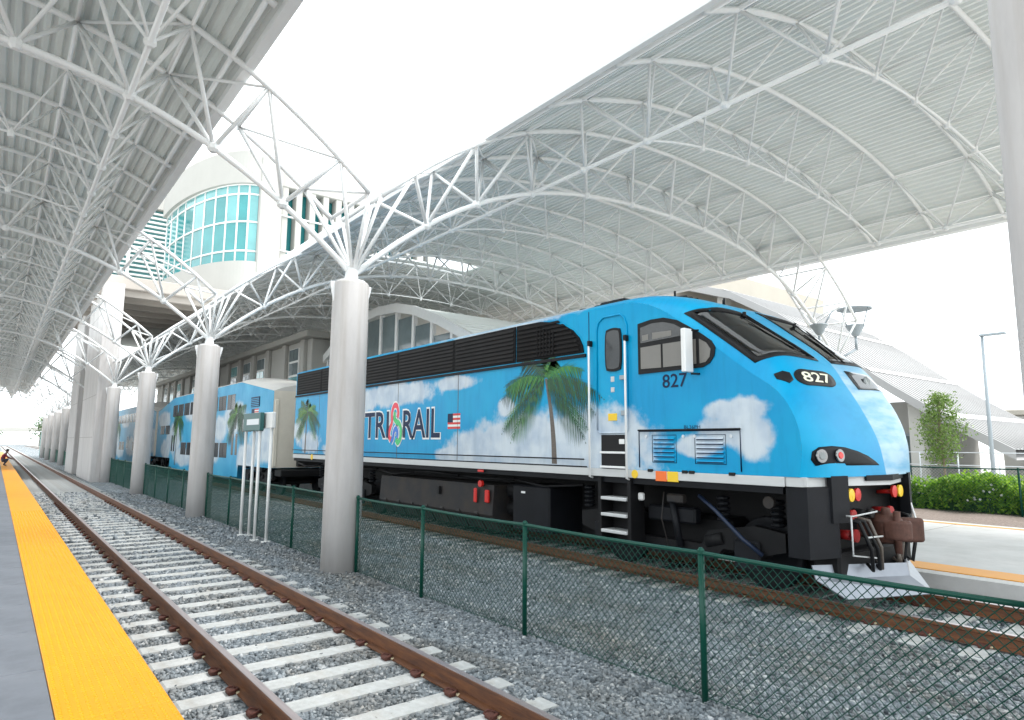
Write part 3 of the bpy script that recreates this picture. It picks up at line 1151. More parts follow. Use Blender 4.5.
def fence(x, ys, z0, z1, label, group, pitch=0.08, r=0.0028, post_r=0.03):
    t = thing('chain_link_fence', (x, ys[0], z0), label, 'fence', group)
    for y in ys:
        m = MB()
        m.tube((x, y, z0 - 0.05), (x, y, z1 + 0.0), post_r, 10)
        m.lathe((x, y, z1), [(post_r * 1.15, -0.03), (post_r * 1.15, 0.005), (post_r * 0.5, 0.03)], 10)
        m.build('post', 'green', t)
    yy = []
    for a, b in zip(ys[:-1], ys[1:]):
        for i in range(6):
            f = i / 6
            yy.append((x, a + (b - a) * f, z1 - 0.02 - 0.05 * f * (1 - f)))
    yy.append((x, ys[-1], z1 - 0.02))
    MB().path(yy, 0.021, 8).build('top_rail', 'green', t)
    m = chain_link(MB(), (x, ys[0], 0), (x, ys[-1], 0), z0 + 0.03, z1 - 0.012, pitch, r)
    MB.build(m, 'wire_mesh', 'green', t, fixn=False)
    MB().path([(x, ys[0], z0 + 0.05), (x, ys[-1], z0 + 0.05)], 0.004, 4).build('tension_wire', 'green', t)
    return t
FL = ['green chain-link fence in the foreground in front of the locomotive',
      'green chain-link fence behind the white sign poles',
      'green chain-link fence in front of the first blue passenger car',
      'green chain-link fence below the second passenger car, before the wide pier']
for k in range(0, 10):
    a, b = COLY[k], COLY[k + 1]
    ys = [b - 0.40, 8.84, 6.38, 3.80, a + 0.40] if k == 0 else [b - 0.40 - (b - a - 0.8) * i / 4 for i in range(5)]
    fence(5.25, ys, GZ, 1.04, FL[k] if k < 4 else 'distant green chain-link fence, %s run past the wide pier' % ['first', 'second', 'third', 'fourth', 'fifth', 'last'][k - 4], 'green fences between the columns', r=0.0036 if k == 0 else 0.0044)
fence(22.2, [-9.5, -6.5, -3.5, -0.5, 2.5, 5.6, 8.7, 11.8, 14.9], 0.05, 1.42, 'green chain-link fence in front of the flowering hedge', None, 0.09, 0.003)

# ================================================================== LOCOMOTIVE
LO = (9.55, 13.0, 0.0)
LX = 7.95
CRS = [(4.25, 1.62), (4.21, 2.05), (4.30, 2.42), (4.52, 2.74), (4.95, 3.05), (5.45, 3.44), (6.0, 3.86), (6.5, 4.17), (7.0, 4.31), (7.8, 4.34)]
RDG = [(3.88, 1.62), (3.96, 2.08), (4.15, 2.52), (4.36, 2.89), (4.6, 3.26), (5.15, 3.72), (5.75, 4.16), (6.3, 4.37), (6.9, 4.47), (7.8, 4.48)]
def cat_(Ls, t):
    n = len(Ls) - 1
    t = max(0, min(n - 1e-6, t))
    i = int(t)
    f = t - i
    p = [Ls[max(0, i - 1)], Ls[i], Ls[i + 1], Ls[min(n, i + 2)]]
    return [.5 * (2 * p[1][k] + (-p[0][k] + p[2][k]) * f + (2 * p[0][k] - 5 * p[1][k] + 4 * p[2][k] - p[3][k]) * f * f + (-p[0][k] + 3 * p[1][k] - 3 * p[2][k] + p[3][k]) * f ** 3) for k in (0, 1)]
def NF(s, t):
    a, b = cat_(CRS, t), cat_(RDG, t)
    v = 0.55 * max(0.0, min(1.0, (3.2 - t) / 2.0))
    e = (1 - v) * (1 - abs(s) ** 8) + v * (1 - abs(s) ** 1.25)
    return Vector((9.55 + s * 1.6, a[0] + (b[0] - a[0]) * e, a[1] + (b[1] - a[1]) * e))
def NO(s, t, off):
    d = 0.02
    n = (NF(min(1, s + d), t) - NF(max(-1, s - d), t)).cross(NF(s, t + d) - NF(s, max(0, t - d)))
    n.normalize()
    if n.y > 0 and n.z < 0 or n.y > 0.5:
        n = -n
    if n.z < -0.2:
        n = -n
    return NF(s, t) + n * off
def blob(*a):
    return a
LB = [(8.0, 1.9, 1.5, 0.75), (9.6, 2.0, 1.9, 0.62), (11.2, 1.9, 1.3, 0.42), (12.3, 1.75, 0.7, 0.18),
      (10.25, 2.72, 0.28, 0.22), (12.2, 3.35, 0.9, 0.16), (15.0, 3.25, 2.2, 0.30), (17.0, 3.1, 1.2, 0.3), (20.6, 2.0, 0.9, 0.35), (21.6, 2.4, 0.5, 0.4), (18.6, 1.8, 0.9, 0.25),
      (5.35, 2.50, 0.30, 0.16), (4.95, 2.50, 0.34, 0.18), (5.2, 2.22, 0.55, 0.24), (4.85, 2.1, 0.28, 0.34), (5.75, 2.0, 0.40, 0.16), (7.1, 2.2, 0.5, 0.14), (7.8, 2.3, 0.22, 0.1), (10.6, 4.46, 2.4, 0.20)]
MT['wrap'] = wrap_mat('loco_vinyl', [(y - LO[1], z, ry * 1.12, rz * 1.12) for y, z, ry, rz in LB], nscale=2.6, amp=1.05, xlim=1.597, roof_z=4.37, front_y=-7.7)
loco = thing('locomotive', LO, 'blue sky-and-palm wrapped diesel locomotive with sloped nose, numbered 827', 'locomotive')

m = MB()
m.sm = True
us = [-1, -0.985, -0.96, -0.93, -0.88, -0.78, -0.66, -0.5, -0.34, -0.17, 0]
us = us + [-u for u in us[-2::-1]]
ts = [i * 0.25 for i in range(37)]
WS = {-1: [(-0.93, 4.10), (-0.935, 6.02), (-0.80, 5.78), (-0.45, 5.62), (-0.34, 4.9), (-0.235, 3.98)], 1: [(0.80, 4.08), (0.86, 5.8), (0.06, 5.95), (0.05, 5.0), (0.05, 3.98)]}
def inside(p, poly):
    c_ = False
    for (x0, y0), (x1, y1) in zip(poly, poly[1:] + poly[:1]):
        if (y0 > p[1]) != (y1 > p[1]) and p[0] < x0 + (p[1] - y0) / (y1 - y0) * (x1 - x0):
            c_ = not c_
    return c_
uf = [-1, -0.995, -0.985, -0.97] + [-0.95 + 0.025 * i for i in range(39)]
tf = [i * 0.075 for i in range(121)]
for sg in (-1, 1):
    S_ = uf if sg < 0 else [-u for u in uf[::-1]]
    pts = [NF(s, t) for s in S_ for t in tf]
    nt_ = len(tf)
    fs = []
    for i in range(len(S_) - 1):
        for j in range(nt_ - 1):
            if not inside(((S_[i] + S_[i + 1]) / 2, (tf[j] + tf[j + 1]) / 2), WS[sg]):
                fs.append((i * nt_ + j, (i + 1) * nt_ + j, (i + 1) * nt_ + j + 1, i * nt_ + j + 1))
    m.add(pts, fs)
# roof behind the cab
m.grid(lambda s, k: (9.55 + s * 1.6, 7.8 + (22.0 - 7.8) * k, 4.34 + 0.14 * (1 - abs(s) ** 8)), us, [0, 0.3, 0.6, 1.0])
m.sm = False
cr = [tuple(cat_(CRS, i * 0.25)) for i in range(37)]
side = [(22.0, 1.62), (22.0, 4.34)] + cr[::-1]
for x in (LX, 11.15):
    m.add([(x, y, z) for y, z in side], [tuple(range(len(side)))[::(-1 if x == LX else 1)]])
m.add([(LX, 22, 1.62), (11.15, 22, 1.62), (11.15, 22, 4.34)] + [(9.55 + s * 1.6, 22.0, 4.34 + 0.14 * (1 - abs(s) ** 8)) for s in us[::-1]], [tuple(range(3 + len(us)))])
m.add([(LX, 22, 1.62), (11.15, 22, 1.62), (11.15, 4.25, 1.62), (9.55, 3.88, 1.62), (LX, 4.25, 1.62)], [(0, 1, 2, 3, 4)])
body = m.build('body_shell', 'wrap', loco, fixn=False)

def sbox(name, y0, y1, z0, z1, d, material, parent=loco, d0=-0.004, bev=0.006):
    """box on the near side wall; d = how far proud"""
    return MB().bbox(LX - d, min(y0, y1), z0, LX - d0, max(y0, y1), z1, bev).build(name, material, parent)
def spoly(name, pts, d, material, parent=loco, d0=0.0):
    return MB().prism(pts, 'x', LX - d, LX - d0).build(name, material, parent)
def npatch(name, pts, off, material, parent=loco):
    """flat-ish panel lying on the nose; pts in (s,t)"""
    cs = sum(p[0] for p in pts) / len(pts)
    ct = sum(p[1] for p in pts) / len(pts)
    mm = MB()
    rings = []
    vs = []
    for f in (1.0, 0.75, 0.5, 0.25):
        for p in pts:
            vs.append(NO(cs + (p[0] - cs) * f, ct + (p[1] - ct) * f, off))
    vs.append(NO(cs, ct, off))
    n = len(pts)
    for p in pts:
        vs.append(NO(p[0], p[1], -0.01))
    fs = []
    for r in range(3):
        for k in range(n):
            fs.append((r * n + k, r * n + (k + 1) % n, (r + 1) * n + (k + 1) % n, (r + 1) * n + k))
    for k in range(n):
        fs.append((3 * n + k, 3 * n + (k + 1) % n, 4 * n))
        fs.append((k, 4 * n + 1 + k, 4 * n + 1 + (k + 1) % n, (k + 1) % n))
    mm.sm = True
    mm.add(vs, fs)
    o = mm.build(name, material, parent, fixn=True)
    return o
def dens(pts, k=6):
    out = []
    for a, b in zip(pts, pts[1:] + pts[:1]):
        for i in range(k):
            out.append((a[0] + (b[0] - a[0]) * i / k, a[1] + (b[1] - a[1]) * i / k))
    return out
def grow(pts, gs, gt):
    cs = sum(p[0] for p in pts) / len(pts)
    ct = sum(p[1] for p in pts) / len(pts)
    return [(p[0] + gs * (1 if p[0] > cs else -1), p[1] + gt * (1 if p[1] > ct else -1)) for p in pts]
def rrect(s0, s1, t0, t1, rs, rt_, n=5):
    out = []
    for cx_, cy_, a in ((s1 - rs, t1 - rt_, 0), (s0 + rs, t1 - rt_, 90), (s0 + rs, t0 + rt_, 180), (s1 - rs, t0 + rt_, 270)):
        for i in range(n + 1):
            t = radians(a + 90 * i / n)
            out.append((cx_ + rs * cos(t), cy_ + rt_ * sin(t)))
    return out

# windshields
for sg in (-1, 1):
    q = WS[sg]
    qo, qi = dens(grow(q, 0.022, 0.08), 8), dens(grow(q, -0.016, -0.05), 8)
    n = len(qo)
    mm = MB()
    mm.sm = True
    mm.add([NO(a, b_, 0.012) for a, b_ in qo] + [NO(a, b_, 0.012) for a, b_ in qi] + [NO(a, b_, -0.01) for a, b_ in qo] + [NO(a, b_, -0.03) for a, b_ in qi],
           [(k, (k + 1) % n, n + (k + 1) % n, n + k) for k in range(n)] + [(k, 2 * n + k, 2 * n + (k + 1) % n, (k + 1) % n) for k in range(n)] + [(n + k, n + (k + 1) % n, 3 * n + (k + 1) % n, 3 * n + k) for k in range(n)])
    fr = mm.build('windshield', 'rubber', loco)
    g1 = npatch('glass', dens(grow(q, -0.010, -0.03), 8), -0.004, 'windscreen', fr)
    # wiper
    w0, w1 = NO(sg * 0.46, 5.55, 0.03), NO(sg * 0.36, 4.35, 0.03)
    wm = MB().tube(w0, w1, 0.010, 5)
    wm.tube(NO(sg * 0.52, 5.3, 0.03), NO(sg * 0.29, 3.95, 0.03), 0.012, 5)
    wm.lathe(tuple(w0), [(0.03, -0.04), (0.03, 0.03)], 8)
    wm.build('wiper', 'rubber', fr)
# cab interior seen through the glass
MB().box(8.06, 7.85, 1.7, 11.04, 7.95, 4.28).build('cab_bulkhead', 'grey', loco)
MB().bbox(8.2, 4.75, 2.2, 10.9, 5.25, 2.78, 0.05).build('control_desk', 'dark', loco)
for x in (8.75, 10.35):
    st = MB().bbox(x - 0.27, 6.45, 2.2, x + 0.27, 6.62, 3.35, 0.06).build('cab_seat', 'dark', loco)
    MB().bbox(x - 0.27, 6.0, 2.2, x + 0.27, 6.44, 2.45, 0.05).build('cushion', 'blue_hose', st)
MB().bbox(8.9, 5.3, 3.0, 9.35, 5.34, 3.3, 0.01).build('work_order_sheet', 'white', loco)
MB().box(8.1, 4.5, 1.66, 11.0, 7.85, 1.70).build('cab_floor', 'dark', loco)
# number board on the nose
nb = npatch('number_board', rrect(-0.80, -0.17, 2.83, 3.44, 0.14, 0.28), 0.014, 'rubber')
vs, fs, W, H = text_mesh('827', 1.0, bold=0.02)
mm = MB()
mm.add([NO(-0.715 + 0.46 * a / W - 0.09 * (b / H - 0.5) * 0.0, 2.945 + 0.38 * b / H, 0.020) for a, b in vs], fs)
mm.build('lettering', 'cream', nb, fixn=False)
npatch('marker_lamp', [(-0.945, 3.28), (-0.935, 3.46), (-0.87, 3.46), (-0.825, 3.34), (-0.835, 3.06), (-0.885, 3.0)], 0.014, 'rubber')
hl = npatch('headlight_cover', dens([(0.16, 3.62), (0.62, 3.60), (0.86, 3.0), (0.22, 2.86)], 4), 0.012, 'glass_dark')
c = NO(0.50, 3.22, 0.0)
MB().lathe((c.x, c.y - 0.03, c.z), [(0.09, 0.04), (0.10, 0.02), (0.07, 0.0), (0.02, 0.01)], 16, 'y').build('lamp', 'lens', hl)
# lower lamp cluster
for sg in (-1,):
    q = [(-0.90, 0.40), (-0.5, 0.39), (-0.09, 0.38), (-0.14, 0.48), (-0.24, 0.62), (-0.38, 0.74), (-0.55, 0.84), (-0.72, 0.88), (-0.86, 0.86), (-0.925, 0.75), (-0.935, 0.55)]
    lc = npatch('lamp_cluster', q, 0.010, 'dark')
    for s, mt, rr in ((-0.86, 'lens', 0.085), (-0.66, 'redlens', 0.08)):
        c = NO(s, 0.64, 0.0)
        d = (NO(s, 0.64, 0.1) - c).normalized()
        mm = MB()
        mm.tube(c, c + d * 0.045, rr, 18)
        o = mm.build('lamp', 'chrome', lc)
        mm = MB()
        mm.tube(c + d * 0.02, c + d * 0.055, rr * 0.72, 18, r2=rr * 0.5)
        mm.build('lens', mt, o)
# sill stripe, front apron, handrail line
sbox('sill_stripe', 4.45, 22.0, 1.492, 1.617, 0.015, 'grey')
MB().prism([(7.96, 4.44), (7.96, 4.22), (9.55, 3.84), (11.14, 4.22), (11.14, 4.44)], 'z', 1.50, 1.615).build('front_sill', 'grey', loco)
MB().prism([(9.05, 3.95), (9.05, 3.92), (9.55, 3.80), (11.05, 4.17), (11.05, 4.22)], 'z', 1.56, 1.632).build('front_step_edge', 'dark', loco)
MB().box(LX + 0.03, 4.5, 1.40, 11.1, 22, 1.490).build('underframe', 'dark', loco)
MB().box(9.0, 4.5, 0.28, 10.1, 22, 1.398).build('equipment_bay', 'black', loco)
MB().box(10.6, 4.5, 0.62, 10.9, 22, 1.398).build('side_valance', 'black', loco)
MB().path([(LX - 0.03, 8.05, 1.76), (LX - 0.03, 22, 1.76)], 0.012, 5).build('hand_line', 'rubber', loco)
MB().box(LX - 0.006, 8.0, 1.622, LX, 22, 1.645).build('body_seam', 'rubber', loco)
# radiator grilles
ED = [21.9, 19.75, 17.25, 14.75, 12.15, 9.95]
for a, b_ in zip(ED[:-1], ED[1:]):
    gr = sbox('radiator_grille', a - 0.004, b_ + 0.004, 3.60, 4.32, 0.022, 'grille')
    for i in range(8):
        z = 3.645 + i * 0.082
        MB().prism([(z, 0), ], 'x', 0, 0) if False else None
        s_ = MB()
        s_.add([(LX - 0.024, a - 0.06, z + 0.05), (LX - 0.024, b_ + 0.06, z + 0.05), (LX - 0.036, b_ + 0.06, z), (LX - 0.036, a - 0.06, z), (LX - 0.024, a - 0.06, z - 0.005), (LX - 0.024, b_ + 0.06, z - 0.005)],
               [(0, 1, 2, 3), (3, 2, 5, 4), (0, 3, 4), (1, 5, 2)])
        s_.build('slat', 'grille_slat', gr)
crv = [(9.92, 3.60), (8.05, 3.60), (8.07, 3.72), (8.16, 3.88), (8.32, 4.03), (8.55, 4.15), (8.85, 4.25), (9.2, 4.31), (9.92, 4.32)]
gr = spoly('radiator_grille', crv, 0.022, 'grille')
for i in range(8):
    z = 3.645 + i * 0.082
    y0 = 8.12 + max(0, (z - 3.62)) ** 2 * 1.45
    MB().prism([(y0, z), (9.88, z), (9.88, z + 0.04), (y0 + 0.05, z + 0.04)], 'x', LX - 0.045, LX - 0.022).build('slat', 'grille_slat', gr)
for i in range(6):
    MB().box(LX - 0.052, 9.25 - i * 0.09, 3.64, LX - 0.045, 9.28 - i * 0.09, 4.22 - i * 0.03).build('grille_bar', 'grille', gr)
MB().box(LX - 0.03, 8.0, 3.52, LX, 22, 3.575).build('grille_ledge', 'dark', loco)
# body panel seams
for y in (7.93, 12.0, 14.75, 17.3, 19.9):
    MB().box(LX - 0.004, y - 0.008, 1.65, LX, y + 0.008, 3.52 if y > 7.95 else 4.30).build('panel_seam', 'navy' if y < 7.95 else 'trunk_print', loco)
# cab door with window, handle and stickers
dp = [(7.74, 2.24), (7.74, 3.95), (7.69, 4.08), (7.58, 4.15), (7.2, 4.15), (7.11, 4.08), (7.06, 3.95), (7.06, 2.24), (7.14, 2.20), (7.66, 2.20)]
fr = []
mm = MB()
mm.path([(LX - 0.012, y, z) for y, z in dp + dp[:1]], 0.014, 5)
door = mm.build('cab_door', 'wrap', loco)
wp = [(7.40 + 0.17 * cos(radians(a)) * (1 if abs(cos(radians(a))) > 0 else 1), 0) for a in (0,)]
win = MB().prism([(7.355 + 0.185 * a, 3.575 + 0.365 * b) for a, b in [(cos(radians(t)) / max(abs(cos(radians(t))), abs(sin(radians(t)))) ** 0.75, sin(radians(t)) / max(abs(cos(radians(t))), abs(sin(radians(t)))) ** 0.75) for t in range(0, 360, 12)]], 'x', LX - 0.022, LX).build('window', 'rubber', door)
MB().prism([(7.355 + 0.155 * a, 3.575 + 0.325 * b) for a, b in [(cos(radians(t)) / max(abs(cos(radians(t))), abs(sin(radians(t)))) ** 0.75, sin(radians(t)) / max(abs(cos(radians(t))), abs(sin(radians(t)))) ** 0.75) for t in range(0, 360, 12)]], 'x', LX - 0.028, LX - 0.022).build('pane', 'glass_dark', win)
sbox('handle', 7.20, 7.08, 3.06, 3.13, 0.05, 'lampgrey', door)
sbox('sticker', 7.43, 7.35, 3.04, 3.13, 0.008, 'grey', door)
sbox('sticker', 7.43, 7.35, 2.87, 2.95, 0.008, 'grey', door)
sbox('sticker', 7.50, 7.30, 2.40, 2.52, 0.008, 'amber', door)
sbox('latch', 7.19, 7.09, 2.48, 2.56, 0.04, 'lampgrey', door)
# steps recess and ladder
stp = sbox('step_well', 7.66, 7.10, 1.62, 2.17, 0.010, 'rubber')
sbox('tread', 7.66, 7.10, 1.865, 1.90, 0.05, 'white', stp)
sbox('tread', 7.66, 7.10, 1.63, 1.665, 0.05, 'white', stp)
sbox('placard', 7.26, 7.14, 2.02, 2.10, 0.016, 'white', stp)
lad = MB().box(LX + 0.26, 7.02, 0.45, LX + 0.30, 7.73, 1.49).build('step_ladder', 'black', loco)
for y in (7.02, 7.66):
    MB().box(LX - 0.02, y, 0.45, LX + 0.258, y + 0.07, 1.49).build('stile', 'black', lad)
for z in (1.12, 0.86, 0.60):
    MB().bbox(LX - 0.05, 7.10, z, LX + 0.25, 7.65, z + 0.05, 0.008).build('tread', 'grey', lad)
for y in (7.87, 7.05):
    h = MB().path([(LX, y, 3.74), (LX - 0.07, y, 3.72), (LX - 0.07, y, 1.48), (LX, y, 1.46)], 0.019, 8)
    h.build('grab_rail', 'white', loco)
    MB().bbox(LX - 0.09, y - 0.03, 3.68, LX, y + 0.03, 3.78, 0.01).build('rail_bracket', 'rubber', loco)
# cab side window
cw = [(6.82, 3.12), (6.82, 3.93), (6.55, 3.965), (6.30, 3.96), (6.06, 3.89), (5.84, 3.76), (5.62, 3.62), (5.46, 3.50), (5.40, 3.40), (5.42, 3.28), (5.50, 3.18), (5.62, 3.13)]
fw_ = spoly('cab_window', cw, 0.020, 'rubber')
panes = [([(6.76, 3.20), (6.76, 3.54), (6.36, 3.55), (6.36, 3.19)], 'blind'), ([(6.32, 3.19), (6.32, 3.55), (5.72, 3.555), (5.72, 3.19)], 'blind'),
         ([(5.66, 3.19), (5.66, 3.55), (5.54, 3.48), (5.47, 3.38), (5.49, 3.27), (5.56, 3.20)], 'blind'),
         ([(6.76, 3.61), (6.76, 3.86), (6.52, 3.90), (6.30, 3.89), (6.10, 3.83), (5.93, 3.73), (5.82, 3.64)], 'blind_dark')]
for p, mt in panes:
    spoly('pane', p, 0.027, mt, fw_, 0.018)
spoly('pane', [(6.52, 3.645), (6.52, 3.75), (6.15, 3.74), (6.15, 3.66)], 0.030, 'blind', fw_, 0.026)
spoly('pane', [(6.72, 3.64), (6.72, 3.73), (6.60, 3.74), (6.60, 3.65)], 0.030, 'blind', fw_, 0.026)
mir = MB().bbox(LX - 0.25, 5.74, 3.06, LX - 0.06, 5.82, 3.70, 0.012).build('wing_mirror', 'white', loco)
for z in (3.68, 3.04):
    MB().tube((LX - 0.1, 5.76, z), (LX, 5.68, z), 0.015, 6).build('arm', 'rubber', mir)

def side_text(s, y_left, y_right, z0, z1, material, off, name='lettering', bold=0.0, parent=loco):
    vs, fs, W, H = text_mesh(s, 1.0, bold=bold)
    mm = MB()
    ex = bold * 0
    mm.add([(LX - off, y_left + (y_right - y_left) * a / W, z0 + (z1 - z0) * b / H) for a, b in vs], fs)
    return mm.build(name, material, parent, fixn=False)
side_text('827', 6.36, 5.90, 2.87, 3.08, 'navy', 0.004, bold=0.015)
side_text('TRI', 16.64, 15.16, 2.10, 2.86, 'white', 0.004, bold=0.05)
side_text('TRI', 16.60, 15.20, 2.14, 2.82, 'navy', 0.007, bold=0.02)
side_text('RAIL', 14.49, 12.68, 2.10, 2.86, 'white', 0.004, bold=0.05)
side_text('RAIL', 14.45, 12.72, 2.14, 2.82, 'navy', 0.007, bold=0.02)
side_text('BL36PH', 5.98, 5.70, 2.25, 2.30, 'navy', 0.004)
# ribbon emblem between the words
MT['em_red'] = mat('emblem_red', (0.75, 0.03, 0.06), 0.4)
MT['em_green'] = mat('emblem_green', (0.03, 0.50, 0.15), 0.4)
MT['em_blue'] = mat('emblem_blue', (0.02, 0.16, 0.60), 0.4)
def ribbon(pts, wd, off, material, parent):
    P = [Vector((a, b)) for a, b in pts]
    Q = []
    n = len(P)
    for i in range(n - 1):
        for k in range(5):
            q = [P[max(0, i - 1)], P[i], P[i + 1], P[min(n - 1, i + 2)]]
            f = k / 5
            Q.append(.5 * (2 * q[1] + (q[2] - q[0]) * f + (2 * q[0] - 5 * q[1] + 4 * q[2] - q[3]) * f * f + (3 * q[1] - q[0] - 3 * q[2] + q[3]) * f ** 3))
    Q.append(P[-1])
    mm = MB()
    vs = []
    for i, p in enumerate(Q):
        d = (Q[min(i + 1, len(Q) - 1)] - Q[max(i - 1, 0)]).normalized()
        nn = Vector((-d.y, d.x)) * wd
        for e in (p + nn, p - nn):
            vs.append((LX - off, 15.23 - 0.76 * e.x, 1.98 + 1.02 * e.y))
    mm.add(vs, [(2 * i, 2 * i + 2, 2 * i + 3, 2 * i + 1) for i in range(len(Q) - 1)])
    return mm.build('ribbon', material, parent, fixn=False)
emb = bpy.data.objects.new('emblem', None)
COL.objects.link(emb)
emb.parent = loco
RED = [(0.20, 0.10), (0.07, 0.24), (0.16, 0.42), (0.26, 0.56), (0.24, 0.78), (0.38, 0.95), (0.58, 0.94), (0.68, 0.78), (0.64, 0.66)]
GRN = [(0.46, 0.80), (0.44, 0.64), (0.60, 0.55), (0.78, 0.50), (0.90, 0.34), (0.86, 0.14), (0.70, 0.04), (0.56, 0.12)]
BLU = [(0.24, 0.06), (0.36, 0.16), (0.42, 0.32), (0.56, 0.38), (0.66, 0.28), (0.62, 0.16)]
for p, mt in ((RED, 'em_red'), (GRN, 'em_green'), (BLU, 'em_blue')):
    ribbon(p, 0.105, 0.004, 'white', emb)
for i, (p, mt) in enumerate(((RED, 'em_red'), (BLU, 'em_blue'), (GRN, 'em_green'))):
    ribbon(p, 0.068, 0.0065 + 0.002 * i, mt, emb)
# flag print
def flag(parent, x, yl, yr, z0, z1):
    f = bpy.data.objects.new('flag_print', None)
    COL.objects.link(f)
    f.parent = parent
    for i in range(7):
        MB().box(x - 0.004, min(yl, yr), z0 + (z1 - z0) * i / 7, x, max(yl, yr), z0 + (z1 - z0) * (i + 1) / 7).build('stripe', 'red' if i % 2 == 0 else 'white', f)
    MB().box(x - 0.007, yl + (yr - yl) * 0.42 if yr < yl else yl, z0 + (z1 - z0) * 0.43, x - 0.004, yl, z1).build('canton', 'navy', f)
flag(loco, LX, 12.40, 11.90, 2.33, 2.67)
# printed palms
def palm(parent, x, by, bz, cy, cz, R, seed, wd, bend=0.12, name='palm_print'):
    rnd = random.Random(seed)
    mm = MB()
    pts = []
    for i in range(13):
        f = i / 12
        pts.append((by + (cy - by) * f + bend * sin(pi * f), bz + (cz - bz) * f))
    vs = []
    for i, (y, z) in enumerate(pts):
        wv = wd * (1.25 - 0.6 * i / 12)
        vs += [(x - 0.003, y + wv, z), (x - 0.003, y - wv, z)]
    mm.add(vs, [(2 * i, 2 * i + 1, 2 * i + 3, 2 * i + 2) for i in range(12)])
    o = mm.build(name, 'trunk_print', parent, fixn=False)
    ff = MB()
    tone = []
    AN = [205, 176, 148, 124, 98, 70, 44, 18, -8, -34, 228, 158, 8, -50, 214]
    for k, a in enumerate(AN):
        a = radians(a + rnd.uniform(-6, 6))
        Ln = R * rnd.uniform(0.90, 1.12) * (0.72 if 60 < AN[k] < 120 else 1.0)
        droop = R * rnd.uniform(0.30, 0.52) * (0.4 + 0.6 * abs(cos(a)))
        base = rnd.choice((0.12, 0.25, 0.4, 0.6, 0.8))
        layer = 0.004 + 0.0006 * k
        for j in range(26):
            f = 0.05 + 0.95 * j / 25
            py = cy - cos(a) * Ln * f
            pz = cz + sin(a) * Ln * f * 0.75 - droop * f * f
            dy = -cos(a) * Ln
            dz = sin(a) * Ln * 0.75 - 2 * droop * f
            dl = sqrt(dy * dy + dz * dz)
            dy, dz = dy / dl, dz / dl
            ll = R * 0.27 * (sin(pi * min(1, f * 0.95 + 0.10)) ** 0.6) + 0.02
            for s in (-1, 1):
                ny, nz_ = -dz * s, dy * s
                ey = py + (ny * 0.75 + dy * 0.75) * ll * rnd.uniform(0.75, 1.1)
                ez = pz + (nz_ * 0.75 + dz * 0.75) * ll * rnd.uniform(0.75, 1.1) - ll * 0.62
                w_ = R * 0.013
                ff.add([(x - layer, py - dy * w_, pz - dz * w_), (x - layer, py + dy * w_, pz + dz * w_), (x - layer, ey, ez)], [(0, 1, 2)])
                tone.append(min(1, max(0, base + rnd.uniform(-0.18, 0.18))))
    fo = ff.build('fronds', 'frond', o, fixn=False)
    tone_attr(fo.data, tone)
    tag(fo, kind='stuff')
    return o
palm(loco, LX, 8.83, 1.66, 9.06, 3.22, 1.38, 3, 0.055, bend=-0.05)
palm(loco, LX, 20.95, 1.66, 20.85, 3.00, 1.05, 5, 0.045, bend=0.03)
# equipment hatches with louvres
hb = MB().path([(LX - 0.006, 6.84, 1.66), (LX - 0.006, 6.84, 2.22), (LX - 0.006, 5.06, 2.22), (LX - 0.006, 5.06, 1.66)], 0.010, 5).build('equipment_hatch', 'navy', loco)
MB().path([(LX - 0.03, 6.84, 2.235), (LX - 0.03, 5.04, 2.235)], 0.014, 5).build('rain_strip', 'rubber', hb)
for y0, y1 in ((6.55, 6.16), (5.77, 5.32)):
    for i in range(6):
        z = 1.78 + i * 0.064
        MB().prism([(0, 0), ], 'x', 0, 0) if False else None
        s_ = MB()
        s_.add([(LX - 0.002, y0, z + 0.03), (LX - 0.002, y1, z + 0.03), (LX - 0.028, y1, z), (LX - 0.028, y0, z), (LX - 0.002, y0, z - 0.012), (LX - 0.002, y1, z - 0.012)], [(0, 1, 2, 3), (3, 2, 5, 4), (0, 3, 4), (1, 5, 2)])
        s_.cur = 1
        s_.box(LX - 0.020, y1 + 0.01, z - 0.016, LX - 0.001, y0 - 0.01, z - 0.004)
        s_.build('louvre', ['wrap', 'navy'], hb)
    MB().path([(LX - 0.004, y0 + 0.03, 1.75), (LX - 0.004, y0 + 0.03, 2.16), (LX - 0.004, y1 - 0.03, 2.16), (LX - 0.004, y1 - 0.03, 1.75), (LX - 0.004, y0 + 0.03, 1.75)], 0.005, 4).build('louvre_frame', 'navy', hb)
for y in (6.62, 5.98, 5.86, 5.20):
    MB().bbox(LX - 0.03, y - 0.05, 1.60, LX, y + 0.05, 1.645, 0.008).build('hinge', 'rubber', hb)
for y in (6.7, 6.0, 5.8, 5.2):
    MB().lathe((LX - 0.012, y, 2.14), [(0.024, 0), (0.02, 0.02)], 10, 'x').build('latch', 'pole_grey', hb)
# reflectors on the sill
sbox('reflector', 6.52, 6.31, 1.468, 1.618, 0.022, 'orange')
sbox('reflector', 6.30, 6.10, 1.468, 1.618, 0.022, 'amber')
MB().lathe((LX - 0.024, 6.93, 1.555), [(0.065, 0), (0.065, 0.02)], 16, 'x').build('reflector', 'amber', loco)
MB().lathe((LX - 0.024, 20.3, 1.55), [(0.09, 0), (0.09, 0.02)], 16, 'x').build('reflector', 'amber', loco)
sbox('reflector', 11.2, 11.0, 1.43, 1.475, 0.02, 'red')
